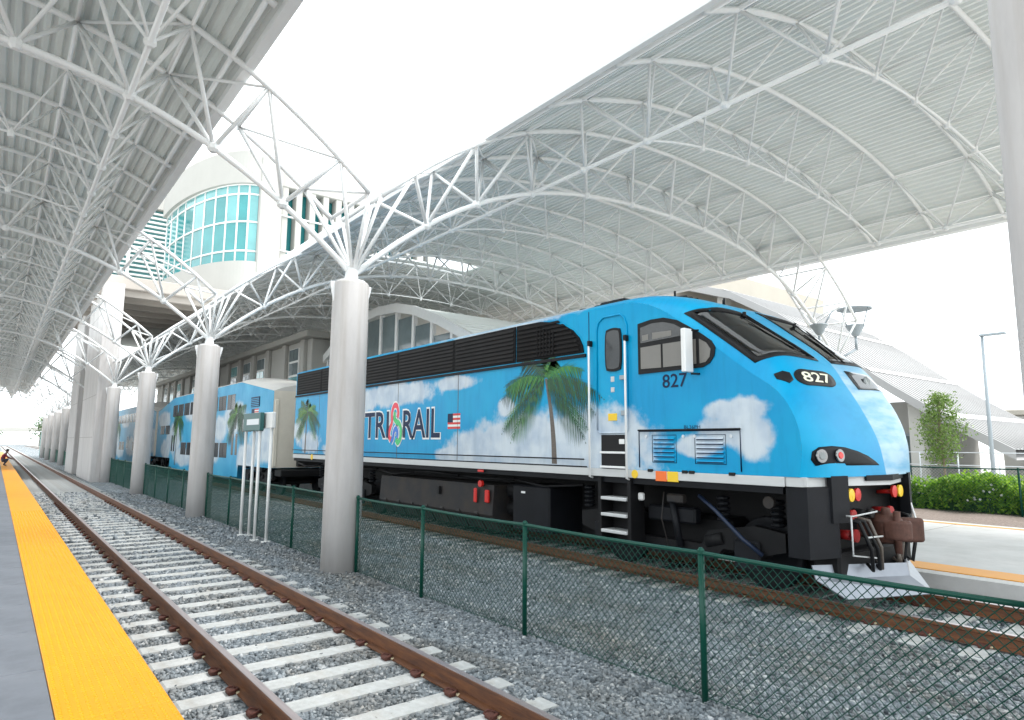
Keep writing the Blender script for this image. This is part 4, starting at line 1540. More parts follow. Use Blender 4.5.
# roof fittings
MB().bbox(8.45, 7.55, 4.44, 9.3, 8.2, 4.58, 0.05).build('roof_box', 'dark', loco)
for y in (8.4, 8.8, 13.5, 16.5):
    MB().lathe((8.7, y, 4.44), [(0.14, 0), (0.14, 0.1), (0.08, 0.15)], 12).build('roof_vent', 'dark', loco)
hr = MB()
for i in range(3):
    hr.lathe((9.2 + 0.16 * i, 7.1, 4.56), [(0.03, -0.3), (0.05, 0.0), (0.10, 0.25)], 10, 'y')
hr.build('air_horn', 'rubber', loco)
for (s, t) in ((-0.55, 7.6), (0.1, 7.2), (-0.2, 6.6)):
    p = NO(s, t, 0.0)
    MB().tube(p, (p.x, p.y, p.z + 0.11), 0.02, 6).build('aerial', 'rubber', loco)
# front corner skirts, buffer beam
for s in (-1, 1):
    MB().prism([(9.55 + s * 1.57, 4.46), (9.55 + s * 1.57, 4.18), (9.55 + s * 1.10, 4.03), (9.55 + s * 1.02, 4.06), (9.55 + s * 1.02, 4.46)], 'z', 0.62, 1.495).build('corner_skirt', 'dark', loco)
    MB().bbox(9.55 + s * 1.57 - 0.012, 4.17, 1.502, 9.55 + s * 1.57 + 0.012, 4.47, 1.622, 0.004).build('skirt_cap', 'grey', loco)
    MB().prism([(9.55 + s * 1.22, 4.10), (9.55 + s * 1.22, 4.04), (9.55 + s * 0.94, 3.96), (9.55 + s * 0.94, 4.10)], 'z', 1.05, 1.635).build('corner_post', 'dark', loco)
MB().bbox(8.55, 4.25, 0.62, 10.55, 4.45, 1.48, 0.02).build('buffer_beam', 'black', loco)
for (x, mt) in ((8.80, 'amber'), (8.98, 'red'), (10.12, 'red'), (10.32, 'amber')):
    mm = MB()
    mm.lathe((x, 4.02, 1.38), [(0.02, -0.02), (0.085, -0.01), (0.085, 0.02), (0.02, 0.03)], 14, 'y')
    mm.tube((x, 4.05, 1.38), (x, 4.26, 1.36), 0.03, 8)
    o = mm.build('cable_receptacle', mt, loco)
for (x, z, r) in ((8.82, 1.12, 0.07), (8.86, 0.86, 0.08), (9.95, 1.10, 0.08), (9.35, 1.12, 0.06)):
    MB().tube((x, 4.25, z), (x, 4.05, z), r * 0.8, 12).tube((x, 4.06, z), (x, 4.0, z), r * 1.05, 12).build('hose_valve', 'dark_red' if x != 9.35 else 'tank', loco)
for (x, dx, mt) in ((8.66, 0.25, 'rubber'), (8.78, 0.35, 'rubber'), (9.95, -0.2, 'rubber'), (10.25, -0.2, 'rubber'), (8.95, 0.22, 'trunk_print'), (9.78, -0.1, 'trunk_print')):
    MB().path([(x, 4.2, 1.12), (x + dx * .2, 3.90, 1.05), (x + dx * .5, 3.80, 0.72), (x + dx * .8, 3.83, 0.45), (x + dx, 3.92, 0.52)], 0.025, 6).build('air_hose', mt, loco)
MB().path([(8.50, 3.96, 1.14), (8.50, 3.88, 1.14), (9.0, 3.80, 1.18)], 0.012, 6).path([(8.50, 3.90, 1.14), (8.50, 3.90, 0.66), (8.95, 3.82, 0.6)], 0.012, 6).build('uncoupling_lever', 'grey', loco)
MB().path([(8.75, 3.86, 0.86), (9.12, 3.80, 0.86)], 0.012, 6).build('uncoupling_lever', 'grey', loco)
MB().path([(10.55, 3.98, 1.2), (10.55, 3.9, 0.85), (10.2, 3.86, 0.8)], 0.016, 6).build('uncoupling_lever', 'white', loco)
# coupler
mm = MB()
mm.bbox(9.42, 3.60, 0.78, 9.68, 4.05, 1.02, 0.03)
mm.sm = True
mm.lathe((9.56, 3.52, 0.72), [(0.10, 0), (0.17, 0.03), (0.20, 0.10), (0.19, 0.22), (0.21, 0.30), (0.15, 0.37), (0.08, 0.40)], 14)
mm.lathe((9.50, 3.50, 1.08), [(0.07, 0), (0.06, 0.10), (0.03, 0.12)], 8)
mm.sm = False
cp = mm.build('coupler', 'brown', loco)
MB().prism([(9.36, 3.50), (9.36, 3.34), (9.42, 3.24), (9.52, 3.19), (9.60, 3.22), (9.62, 3.30), (9.56, 3.34), (9.52, 3.38), (9.54, 3.50)], 'z', 0.78, 1.04).build('knuckle', 'brown', cp)
MB().prism([(9.62, 3.44), (9.70, 3.30), (9.86, 3.16), (9.92, 3.22), (9.84, 3.44)], 'z', 0.74, 1.06).build('guard_arm', 'brown', cp)
MB().tube((9.44, 3.34, 0.62), (9.44, 3.34, 1.16), 0.045, 10).build('knuckle_pin', 'brown', cp)
MB().path([(9.62, 3.45, 0.72), (9.6, 3.40, 0.5), (9.66, 3.5, 0.4)], 0.03, 6).build('chain', 'trunk_print', cp)
cp.location.y += 0.40
for o in [cp] + list(cp.children):
    if o.name.split('.')[0] in ('coupler', 'knuckle', 'guard_arm'):
        bv = o.modifiers.new('rounding', 'BEVEL')
        bv.width = 0.045
        bv.segments = 3
# plow
for s in (-1, 1):
    mm = MB()
    A, B = (9.55 + s * 1.38, 4.26), (9.55, 3.70)
    A2, B2 = (9.55 + s * 1.10, 3.98), (9.55, 3.40)
    mm.add([(A[0], A[1], 0.53), (B[0], B[1], 0.50), (B[0], B[1] - 0.03, 0.34), (A[0], A[1] - 0.04, 0.36), (A2[0], A2[1], 0.13), (B2[0], B2[1], 0.16)], [(0, 1, 2, 3), (3, 2, 5, 4)])
    o = mm.build('plow_blade', 'plow', loco)
    md = o.modifiers.new('thickness', 'SOLIDIFY')
    md.thickness = 0.02
MB().bbox(8.45, 4.05, 0.36, 10.65, 4.40, 0.66, 0.03).build('plow_bracket', 'black', loco)
# running gear
def truck(yc, parent, x0, x1, mat_='black', wb=2.7, zr=0.50, name='truck'):
    t = bpy.data.objects.new(name, None)
    COL.objects.link(t)
    t.parent = parent
    for s, xf in ((-1, x0), (1, x1)):
        mm = MB()
        mm.prism([(yc - wb / 2 - 0.55, 0.62), (yc - wb / 2 - 0.55, 0.86), (yc - wb / 2 - 0.1, 0.92), (yc - 0.7, 0.78), (yc - 0.6, 0.58), (yc + 0.6, 0.58), (yc + 0.7, 0.78), (yc + wb / 2 + 0.1, 0.92), (yc + wb / 2 + 0.55, 0.86), (yc + wb / 2 + 0.55, 0.62),
                  (yc + wb / 2 + 0.3, 0.55), (yc + wb / 2 - 0.4, 0.55), (yc + 0.75, 0.36), (yc - 0.75, 0.36), (yc - wb / 2 + 0.4, 0.55), (yc - wb / 2 - 0.3, 0.55)], 'x', xf, xf + 0.14)
        mm.build('side_frame', mat_, t)
        for q in (-1, 1):
            y = yc + q * wb / 2
            MB().bbox(xf - 0.06 if s < 0 else xf + 0.14, y - 0.20, 0.32, xf if s < 0 else xf + 0.20, y + 0.20, 0.72, 0.03).build('axle_box', 'dark', t)
            for yy in (y - 0.42, y + 0.42):
                cs = MB()
                for i in range(5):
                    cs.lathe((xf + 0.07, yy, 0.93 + i * 0.075), [(0.075, 0), (0.095, 0.02), (0.095, 0.04), (0.075, 0.06)], 10)
                cs.build('spring', 'dark', t)
            cx_ = xf + 0.50 if s < 0 else xf - 0.36
            wm_ = MB()
            wm_.sm = True
            wm_.lathe((TR2 + s * 0.72, y, zr), [(0.09, -0.07), (0.12, -0.07), (0.40, -0.02), (zr - 0.01, -0.06), (zr, -0.05), (zr + 0.005, 0.05), (0.42, 0.06), (0.12, 0.02), (0.09, 0.02)], 32, 'x')
            wm_.build('wheel', 'dark', t)
        MB().tube((xf + (-0.05 if s < 0 else 0.19), yc - 0.25, 0.5), (xf + (-0.05 if s < 0 else 0.19), yc - 0.1, 1.25), 0.055, 10).build('damper', 'dark', t)
        MB().bbox(xf - 0.02, yc - 0.50, 0.84, xf + 0.16, yc + 0.40, 1.08, 0.03).build('bolster_pad', 'dark', t)
        bc = MB()
        for q in (-1, 1):
            bc.tube((xf + 0.05, yc + q * (wb / 2 - 0.68), 0.62), (xf + 0.05, yc + q * (wb / 2 - 0.40), 0.70), 0.10, 12)
        bc.build('brake_cylinder', 'black', t)
    for q in (-1, 1):
        MB().tube((x0 + 0.1, yc + q * wb / 2, zr), (x1 + 0.1, yc + q * wb / 2, zr), 0.085, 10).build('axle', mat_, t)
    MB().bbox(x0 + 0.3, yc - 0.9, 0.45, x1 - 0.2, yc + 0.9, 0.95, 0.05).build('traction_frame', mat_, t)
    return t
truck(6.55, loco, 8.26, 10.70)
truck(18.6, loco, 8.26, 10.70)
tk = MB().prism([(8.15, 1.16), (8.10, 0.55), (8.35, 0.22), (10.75, 0.22), (11.0, 0.55), (10.95, 1.16)], 'y', 10.9, 15.9).build('fuel_tank', 'tank', loco)
for i in range(7):
    MB().prism([(8.09, 0.60), (8.07, 0.55), (8.33, 0.20), (8.37, 0.23)], 'y', 11.4 + i * 0.68, 11.52 + i * 0.68).build('tank_strap', 'tank', tk)
MB().bbox(8.06, 12.9, 0.86, 8.12, 13.0, 1.04, 0.01).build('sight_glass', 'rubber', tk)
bb = MB().bbox(8.15, 9.2, 0.35, 9.2, 10.3, 1.22, 0.03).build('battery_box', 'dark', loco)
MB().box(8.145, 9.9, 1.06, 8.152, 10.02, 1.10).build('placard', 'white', bb)
ar = MB()
for z in (0.7, 1.05):
    ar.lathe((8.55, 10.3, z), [(0.10, 0), (0.17, 0.04), (0.17, 0.50), (0.10, 0.55)], 14, 'y')
ar.build('air_reservoir', 'black', loco)
MB().bbox(8.05, 11.00, 0.80, 8.12, 11.12, 1.06, 0.02).build('emergency_fuel_cutoff', 'red', loco)
MB().lathe((8.05, 11.28, 1.18), [(0.07, 0), (0.07, 0.06)], 12, 'x').build('emergency_fuel_cutoff', 'red', loco)
MB().bbox(8.05, 11.42, 0.78, 8.10, 11.52, 1.08, 0.02).build('emergency_fuel_cutoff', 'red', loco)
for i in range(7):
    y = 8.4 + i * 2.0
    MB().path([(8.25 + 0.1 * (i % 2), y, 1.30), (8.2, y + 1.0, 1.22 + 0.06 * (i % 3)), (8.3, y + 2.0, 1.30)], 0.03, 6).build('pipe', 'black', loco)
MB().path([(8.15, 5.9, 1.28), (8.10, 5.6, 1.10), (8.12, 5.2, 0.75), (8.2, 4.95, 0.55)], 0.03, 8).build('sand_hose', 'blue_hose', loco)
MB().path([(8.10, 6.5, 1.3), (8.09, 6.55, 0.9), (8.12, 6.45, 0.5)], 0.010, 6).build('brake_chain', 'tank', loco)
MB().bbox(8.08, 6.15, 1.15, 8.2, 6.45, 1.28, 0.02).build('sand_valve', 'tank', loco)
MB().lathe((8.05, 4.75, 1.27), [(0.08, 0), (0.08, 0.06), (0.05, 0.09)], 14, 'x').build('end_cock', 'tank', loco)
MB().bbox(8.06, 6.9, 1.14, 8.14, 7.0, 1.26, 0.02).build('step_lamp', 'white', loco)

# ================================================================== PASSENGER CARS
CB = [(0.6, 2.0, 2.4, 0.9), (5, 3.0, 2.0, 0.8), (9, 1.6, 2.5, 0.8), (12.5, 3.6, 2.5, 0.6), (17, 2.2, 2.2, 1.0), (20, 3.3, 2.0, 0.6), (3.0, 1.3, 1.6, 0.8), (7.2, 2.6, 1.4, 0.7), (14.5, 1.2, 2.4, 0.6), (19.0, 1.5, 1.6, 0.7)]
MT['carwrap'] = wrap_mat('car_vinyl', CB, blue=(0.02, 0.31, 0.56), blue2=(0.07, 0.43, 0.66), white=(0.58, 0.65, 0.70), nscale=1.2, amp=0.9)
MT['car_window'] = mat('car_window', (0.03, 0.035, 0.04), 0.12, noise=0.3, nscale=1.5)
def bilevel(y0, label, detail):
    t = thing('passenger_car', (TR2, y0, 0), label, 'rail car', 'blue bilevel passenger cars behind the locomotive')
    x0, x1 = 8.05, 11.05
    Ln = 22.0
    prof = [(0, 1.05), (0, 3.92), (4.2, 4.52), (Ln - 4.6, 4.52), (Ln - 0.4, 3.92), (Ln, 3.90), (Ln, 1.05), (Ln - 4.2, 1.05), (Ln - 5.0, 0.42), (5.0, 0.42), (4.2, 1.05)]
    MB().prism([(y0 + a, b) for a, b in prof], 'x', x0, x1).build('body_shell', 'carwrap', t)
    rp_ = MB()
    top = [(0, 3.92), (4.2, 4.52), (Ln - 4.6, 4.52), (Ln - 0.4, 3.92), (Ln, 3.90)]
    for (a, za), (b, zb) in zip(top[:-1], top[1:]):
        vs = []
        for s in range(9):
            u = -1 + 2 * s / 8
            h = 0.004 + 0.26 * (1 - abs(u) ** 3)
            vs += [(TR2 + u * 1.5, y0 + a, za + h), (TR2 + u * 1.5, y0 + b, zb + h)]
        rp_.add(vs, [(2 * i, 2 * i + 1, 2 * i + 3, 2 * i + 2) for i in range(8)])
    rp_.add([(TR2 + (-1 + 2 * s / 8) * 1.5, y0, 3.92 + 0.004 + 0.26 * (1 - abs(-1 + 2 * s / 8) ** 3)) for s in range(9)], [tuple(range(9))])
    rp_.build('roof', 'car_roof', t, fixn=False)
    en = MB().box(x0 + 0.01, y0 - 0.02, 1.06, x1 - 0.01, y0, 3.93).build('end_wall', 'car_cream', t)
    MB().bbox(x0 + 0.95, y0 - 0.25, 1.1, x1 - 0.95, y0 - 0.02, 3.2, 0.03).build('gangway_bellows', 'rubber', en)
    MB().bbox(x0 + 0.05, y0 - 0.07, 1.1, x0 + 0.20, y0 - 0.02, 3.6, 0.02).build('corner_post', 'car_cream', en)
    def row(ys, w, z0, z1):
        for y in ys:
            o = MB().bbox(x0 - 0.012, y0 + y, z0, x0 + 0.01, y0 + y + w, z1, 0.01).build('window', 'car_window', t)
            MB().box(x0 - 0.016, y0 + y + w * 0.5 - 0.02, z0 + 0.03, x0 - 0.012, y0 + y + w * 0.5 + 0.02, z1 - 0.03).build('mullion', 'rubber', o)
    row([5.0 + 1.42 * i for i in range(9)], 1.2, 3.42, 4.08)
    row([5.9, 7.3, 12.4, 13.8], 1.2, 1.30, 1.96)
    row([1.0, 2.5, 18.2, 19.7], 1.2, 2.42, 2.95)
    for y in (4.1, 10.0, 16.4):
        d = MB().bbox(x0 - 0.008, y0 + y, 0.55, x0 + 0.01, y0 + y + 1.3, 2.55, 0.01).build('door', 'carwrap', t)
        for q in (0.22, 0.80):
            MB().box(x0 - 0.014, y0 + y + q, 1.45, x0 - 0.008, y0 + y + q + 0.30, 2.35).build('pane', 'car_window', d)
    v = MB().bbox(x0 - 0.02, y0 + 1.6, 3.40, x0, y0 + 2.7, 3.80, 0.01).build('vent', 'navy', t)
    for i in range(5):
        MB().box(x0 - 0.035, y0 + 1.65, 3.43 + i * 0.07, x0 - 0.021, y0 + 2.65, 3.46 + i * 0.07).build('slat', 'carwrap', v)
    flag(t, x0, y0 + 2.9 - y0 + 0 if False else y0 + 2.6, y0 + 1.7, 2.98, 3.32)
    palm(t, x0, y0 + 4.7, 0.7, y0 + 4.6, 3.2, 1.6, 11, 0.07)
    palm(t, x0, y0 + 16.3, 0.7, y0 + 16.0, 3.3, 1.5, 12, 0.07)
    for yc in (2.2, Ln - 2.2):
        truck(y0 + yc, t, 8.3, 10.66, 'black', 2.4, 0.46)
    MB().bbox(x0 + 0.2, y0 - 0.6, 0.75, x1 - 0.2, y0 + 0.1, 1.0, 0.03).build('drawbar', 'black', t)
    return t
bilevel(24.6, 'blue palm-printed bilevel passenger car coupled right behind the locomotive', True)
bilevel(47.4, 'farther blue bilevel passenger car seen between the columns', False)

# ================================================================== TRACKSIDE SIGNS
def trackside_sign(x, ya, yb, z0, z1, board, label, lines):
    t = thing('trackside_sign', (x, (ya + yb) / 2, GZ), label, 'sign', 'white-poled signs by the fence')
    for y in (ya + 0.12, yb - 0.12):
        MB().tube((x, y, GZ - 0.05), (x, y, z0 + 0.1), 0.036, 10).build('pole', 'white', t)
        MB().bbox(x - 0.09, y - 0.09, GZ - 0.01, x + 0.09, y + 0.09, GZ + 0.035, 0.008).build('foot_plate', 'white', t)
    b = MB().bbox(x - 0.05, ya, z0, x + 0.05, yb, z1, 0.015).build('board', board, t)
    if lines:
        MB().box(x - 0.053, ya + 0.10, z0 + 0.15, x - 0.05, yb - 0.30, z0 + 0.29).build('pale_band', 'pole_grey', b)
    return t
trackside_sign(4.98, 15.95, 17.30, 2.28, 2.72, 'sign_green', 'dark green board with a pale band on two white poles', True)
trackside_sign(5.12, 15.55, 17.10, 2.34, 2.72, 'white', 'blank white board on two white poles just behind the green board', False)

# ================================================================== HEADHOUSE BRIDGE (drum, louvres, fins)
hh = thing('headhouse', (12, 48, 0), 'cream station headhouse with curved teal glass drum high above the tracks', 'building')
for i, (x0, x1, y0, y1) in enumerate(((4.30, 5.28, 43.6, 51.0), (4.30, 5.28, 54.5, 60.0))):
    pr = MB().bbox(x0, y0, -0.35, x1, y1, 11.2, 0.04).build('pier', 'concrete', hh)
    for z in (2.2, 4.6, 7.0, 9.4):
        MB().box(x0 - 0.004, y0 + 0.1, z, x0, y1 - 0.1, z + 0.025).build('pour_joint', 'trunk_print', pr)
MB().bbox(2.9, 45.2, 11.25, 27, 66, 12.04, 0.05).build('floor_slab', 'soffit', hh)
for i in range(9):
    MB().box(3.0, 45.6 + i * 2.2, 10.85, 26.5, 45.95 + i * 2.2, 11.25).build('soffit_beam', 'soffit', hh)
DCX, DCY, DRX, DRY = 13.3, 56.6, 3.8, 11.0
a0, a1 = radians(176), radians(268)
def dpt(t_, off, z):
    return (DCX + (DRX + off) * cos(t_), DCY + (DRY + off) * sin(t_), z)
def ring(name, off, th, z0, z1, material, n=36):
    m_ = MB()
    vs = []
    for k in range(n + 1):
        t_ = a0 + (a1 - a0) * k / n
        vs += [dpt(t_, off, z0), dpt(t_, off, z1), dpt(t_, off - th, z1), dpt(t_, off - th, z0)]
    fs = [(0, 1, 2, 3), (4 * n + 3, 4 * n + 2, 4 * n + 1, 4 * n)]
    for k in range(n):
        for q in range(4):
            fs.append((4 * k + q, 4 * k + (q + 1) % 4, 4 * k + 4 + (q + 1) % 4, 4 * k + 4 + q))
    m_.add(vs, fs)
    return m_.build(name, material, hh)
ring('drum_fascia', 0.35, 1.2, 12.2, 14.35, 'stucco')
ring('drum_parapet', 0.35, 1.2, 19.95, 22.3, 'stucco')
ring('drum_floor', 0.3, 3.6, 12.05, 12.2, 'stucco')
ring('drum_roof', 0.2, 3.6, 22.0, 22.2, 'stucco')
ring('interior_wall', -1.6, 0.1, 14.3, 20.0, 'glass_grey')
NP = 10
zr_ = [14.35, 15.15, 17.25, 19.25, 19.95]
for i in range(NP):
    t0, t1 = a0 + (a1 - a0) * i / NP, a0 + (a1 - a0) * (i + 1) / NP
    for j in range(4):
        vs = []
        for off in (0.0, -0.04):
            for tt in (t0 + 0.008, t1 - 0.008):
                for z in (zr_[j] + 0.06, zr_[j + 1] - 0.06):
                    vs.append(dpt(tt, off, z))
        MB().add(vs, [(0, 1, 3, 2), (4, 6, 7, 5), (0, 2, 6, 4), (1, 5, 7, 3), (0, 4, 5, 1), (2, 3, 7, 6)]).build('glass_pane', 'teal_light' if (i == NP - 1 or (j == 2 and i % 3 == 1) or j == 3) else 'teal', hh)
    MB().tube(dpt(t0, 0, 14.35), dpt(t0, 0, 19.95), 0.07, 6).build('mullion', 'white', hh)
for z in zr_:
    MB().path([dpt(a0 + (a1 - a0) * i / 30, 0.02, z) for i in range(31)], 0.07, 6).build('transom', 'white', hh)
xe, ye, _ = dpt(a1, 0.35, 0)
MB().bbox(xe, ye - 0.1, 12.36, xe + 1.5, ye + 4, 22.0, 0.05).build('corner_wall', 'stucco', hh)
MB().bbox(xe + 1.5, ye + 0.5, 11.9, 27, ye + 5, 13.4, 0.05).build('fin_base', 'stucco', hh)
MB().bbox(xe + 1.5, ye + 0.5, 20.4, 27, ye + 5, 21.6, 0.05).build('fin_cap', 'stucco', hh)
MB().box(xe + 1.5, ye + 1.6, 13.4, 27, ye + 1.8, 20.4).build('glass_wall', 'teal', hh)
for i in range(13):
    MB().bbox(xe + 1.7 + i * 1.02, ye + 0.55, 13.4, xe + 2.15 + i * 1.02, ye + 1.4, 20.4, 0.03).build('fin', 'stucco', hh)
for z in (15.6, 18.2):
    MB().tube((xe + 1.5, ye + 0.5, z), (26.8, ye + 0.5, z), 0.07, 6).build('fin_rail', 'white', hh)
MB().bbox(4.2, 60.0, 12.35, 10.4, 62.5, 14.2, 0.05).build('louvre_base', 'stucco', hh)
MB().box(4.4, 60.6, 14.2, 10.2, 60.8, 21.4).build('louvre_glass', 'teal_light', hh)
for i in range(18):
    MB().bbox(4.2, 60.2, 14.35 + i * 0.39, 10.4, 60.45, 14.50 + i * 0.39, 0.02).build('louvre', 'white', hh)
for x in (4.2, 7.3, 10.3):
    MB().bbox(x - 0.12, 60.05, 12.4, x + 0.12, 60.5, 21.8, 0.03).build('louvre_post', 'white', hh)
MB().bbox(4.0, 60.0, 21.4, 12, 65, 22.4, 0.05).build('roof_edge', 'stucco', hh)
MB().lathe((9.8, 62, 0), [(0.01, 10.2), (3.2, 10.2), (3.6, 10.6), (3.6, 11.6), (0.01, 11.6)], 32).build('round_landing', 'stucco', hh)

# ================================================================== STATION BUILDING BEHIND THE TRAIN
sb = thing('station_building', (34, 45, 0), 'cream station building with tall white-framed windows behind the train', 'building')
MB().bbox(34.000, 26, -0.4, 54, 94, 14.2, 0.05).build('wall', 'stucco2', sb)
for z in (5.0, 9.4, 14.2):
    MB().bbox(33.400, 25.6, z, 34.000, 94.4, z + 0.55, 0.03).build('string_course', 'stucco', sb)
for i in range(16):
    y = 27.2 + i * 4.1
    MB().bbox(33.550, y - 0.35, -0.4, 34.000, y + 0.35, 5.0, 0.03).build('pilaster', 'stucco', sb)
    MB().bbox(33.550, y - 0.35, 5.55, 34.000, y + 0.35, 9.4, 0.03).build('pilaster', 'stucco', sb)
    for z0, z1 in ((0.3, 4.4), (5.9, 9.0), (10.6, 13.4)):
        wn = MB().bbox(33.900, y + 0.55, z0, 34.000, y + 2.95, z1, 0.02).build('window', 'white', sb)
        nz_ = 3 if z1 - z0 > 2 else 1
        for q in range(2):
            for r_ in range(nz_):
                za, zb = z0 + (z1 - z0) * r_ / nz_, z0 + (z1 - z0) * (r_ + 1) / nz_
                MB().box(33.870, y + 0.63 + q * 1.16, za + 0.08, 33.895, y + 1.71 + q * 1.16, zb - 0.08).build('pane', 'glass_grey' if (i + q + r_) % 3 else 'teal_light', wn)

pb = thing('platform_building', (15, 50, Z2), 'beige platform building with narrow windows seen above the passenger cars', 'building')
MB().bbox(13.2, 34.5, Z2, 17.4, 78, 7.7, 0.05).build('wall', 'stucco', pb)
MB().bbox(12.7, 34.0, 7.7, 17.8, 78.4, 8.05, 0.04).build('roof_slab', 'stucco', pb)
MB().bbox(12.95, 34.3, 4.3, 13.2, 78, 4.75, 0.03).build('string_course', 'stucco', pb)
for i in range(14):
    y = 35.4 + i * 3.0
    MB().bbox(12.98, y - 0.28, Z2, 13.2, y + 0.28, 7.7, 0.03).build('pilaster', 'stucco', pb)
    for z0, z1 in ((4.95, 7.35), (1.0, 4.0)):
        if (i + int(z0)) % 4 == 1:
            continue
        wn = MB().bbox(13.10, y + 0.75, z0, 13.2, y + 2.25, z1, 0.02).build('window', 'white', pb)
        for q in range(2):
            for r_ in range(3):
                MB().box(13.07, y + 0.83 + q * 0.71, z0 + 0.08 + (z1 - z0) * r_ / 3, 13.098, y + 1.46 + q * 0.71, z0 - 0.05 + (z1 - z0) * (r_ + 1) / 3).build('pane', 'teal_light' if (i + r_) % 3 == 0 else 'glass_grey', wn)
# ================================================================== GLAZED STAIR PAVILION ON THE FAR PLATFORM
pv = thing('stair_pavilion', (16.5, 28, Z2), 'glazed stair pavilion with white arched metal roof behind the locomotive', 'pavilion')
arc = [(17.8, 4.9), (19.2, 5.6), (20.9, 6.40), (22.6, 7.15), (24.6, 7.86), (26.2, 8.22), (28.0, 8.35)]
arc = arc + [(56.0 - y, z) for y, z in arc[-2::-1]]
m = MB()
m.sm = True
m.add([(14.0, y, z) for y, z in arc] + [(20.5, y, z) for y, z in arc] + [(14.0, y, z - 0.1) for y, z in arc] + [(20.5, y, z - 0.1) for y, z in arc],
      [(i, i + 1, len(arc) + i + 1, len(arc) + i) for i in range(len(arc) - 1)] + [(2 * len(arc) + i, 3 * len(arc) + i, 3 * len(arc) + i + 1, 2 * len(arc) + i + 1) for i in range(len(arc) - 1)])
rf = m.build('arched_roof', 'deck', pv, fixn=False)
for i in range(2 * (len(arc) - 1) * 2):
    f = i / (2 * 2 * (len(arc) - 1)) * (len(arc) - 1)
    k = int(f)
    y = arc[k][0] + (arc[k + 1][0] - arc[k][0]) * (f - k)
    z = arc[k][1] + (arc[k + 1][1] - arc[k][1]) * (f - k)
    MB().box(14.1, y - 0.03, z - 0.02, 20.4, y + 0.03, z + 0.05).build('seam', 'deck', rf)
fa = MB()
for (ya, za), (yb, zb) in zip(arc[:-1], arc[1:]):
    fa.add([(13.86, ya, za + 0.12), (13.86, yb, zb + 0.12), (13.86, yb, zb - 0.30), (13.86, ya, za - 0.30), (14.02, ya, za + 0.12), (14.02, yb, zb + 0.12), (14.02, yb, zb - 0.30), (14.02, ya, za - 0.30)],
           [(0, 1, 2, 3), (4, 7, 6, 5), (0, 4, 5, 1), (3, 2, 6, 7)])
fa.build('fascia', 'white', pv)
def arcz(y):
    return float(np.interp(y, [a for a, _ in arc], [b for _, b in arc]))
for i in range(13):
    y = 18.6 + i * 1.56
    MB().bbox(14.0, y - 0.10, Z2, 14.2, y + 0.10, arcz(y) - 0.28, 0.015).build('mullion', 'white', pv)
    if i < 12:
        z1 = min(arcz(y), arcz(y + 1.56)) - 0.3
        MB().box(14.08, y + 0.11, 1.0, 14.12, y + 1.45, z1).build('pane', 'glass_grey', pv)
for z in (3.2, 5.0):
    MB().bbox(13.96, 18.2, z, 13.995, 37.6, z + 0.14, 0.01).build('transom', 'white', pv)
MB().add([(15.0, 20.5, 1.0), (15.0, 33, 7.0), (15.0, 33, 7.5), (15.0, 20.5, 1.5), (18.5, 20.5, 1.0), (18.5, 33, 7.0), (18.5, 33, 7.5), (18.5, 20.5, 1.5)],
         [(0, 1, 2, 3), (4, 7, 6, 5), (0, 4, 5, 1), (3, 2, 6, 7), (0, 3, 7, 4), (1, 5, 6, 2)]).build('stair_flight', 'stucco2', pv)

# ================================================================== LEAVES
def leaves(name, pts, size, material, parent, flat=0.4):
    n = len(pts)
    P = np.array(pts)
    a = rng.normal(size=(n, 3)); a /= np.linalg.norm(a, axis=1)[:, None]
    b_ = rng.normal(size=(n, 3)); b_ -= a * (a * b_).sum(1)[:, None]; b_ /= np.linalg.norm(b_, axis=1)[:, None]
    s = size * rng.uniform(0.6, 1.3, (n, 1))
    V = np.stack([P - a * s, P + b_ * s * flat, P + a * s, P - b_ * s * flat], 1).reshape(-1, 3)
    org = np.zeros(3)
    p = parent
    while p is not None:
        org += np.array(p.location)
        p = p.parent
    V = V - org
    me = bpy.data.meshes.new(name)
    me.vertices.add(len(V))
    me.vertices.foreach_set('co', V.reshape(-1).astype(np.float32))
    me.loops.add(n * 4)
    me.loops.foreach_set('vertex_index', np.arange(n * 4, dtype=np.int32))
    me.polygons.add(n)
    me.polygons.foreach_set('loop_start', np.arange(0, n * 4, 4, dtype=np.int32))
    me.update(calc_edges=True)
    me.materials.append(MT[material])
    tone_attr(me, np.clip(rng.normal(0.5, 0.25, n), 0, 1).astype(np.float32))
    o = linkmesh(name, me, parent)
    return tag(o, kind='stuff')

hg = thing('hedge', (23.6, 3, 0), 'flowering green hedge along the far fence at right', 'hedge')
hp = []
for i in range(34000):
    y = rng.uniform(-4, 13)
    x = 22.55 + 1.6 * rng.random() ** 1.6
    top = 1.04 + 0.13 * sin(y * 2.1) + 0.10 * sin(y * 5.3 + x * 3) + rng.normal(0, 0.05)
    z = 0.10 + (top - 0.10) * (rng.random() ** 0.6)
    hp.append((x + 0.15 * sin(y * 3.7 + z * 4), y, z))
leaves('foliage', hp, 0.085, 'leaf', hg)
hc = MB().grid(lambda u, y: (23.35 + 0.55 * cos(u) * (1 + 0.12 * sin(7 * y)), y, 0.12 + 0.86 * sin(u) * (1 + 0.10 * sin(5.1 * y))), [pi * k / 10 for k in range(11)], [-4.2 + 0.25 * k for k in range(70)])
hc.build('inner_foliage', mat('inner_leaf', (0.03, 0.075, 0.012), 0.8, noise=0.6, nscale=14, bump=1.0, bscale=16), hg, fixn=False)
for i in range(24):
    y = -3.8 + i * 0.7
    mm = MB()
    for k in range(5):
        a = random.uniform(0, 2 * pi)
        mm.tube((23.6, y, 0.0), (23.6 + 0.5 * cos(a), y + 0.5 * sin(a), 0.95), 0.02, 5, r2=0.008)
    mm.build('stems', 'bark', hg)
fl = MB()
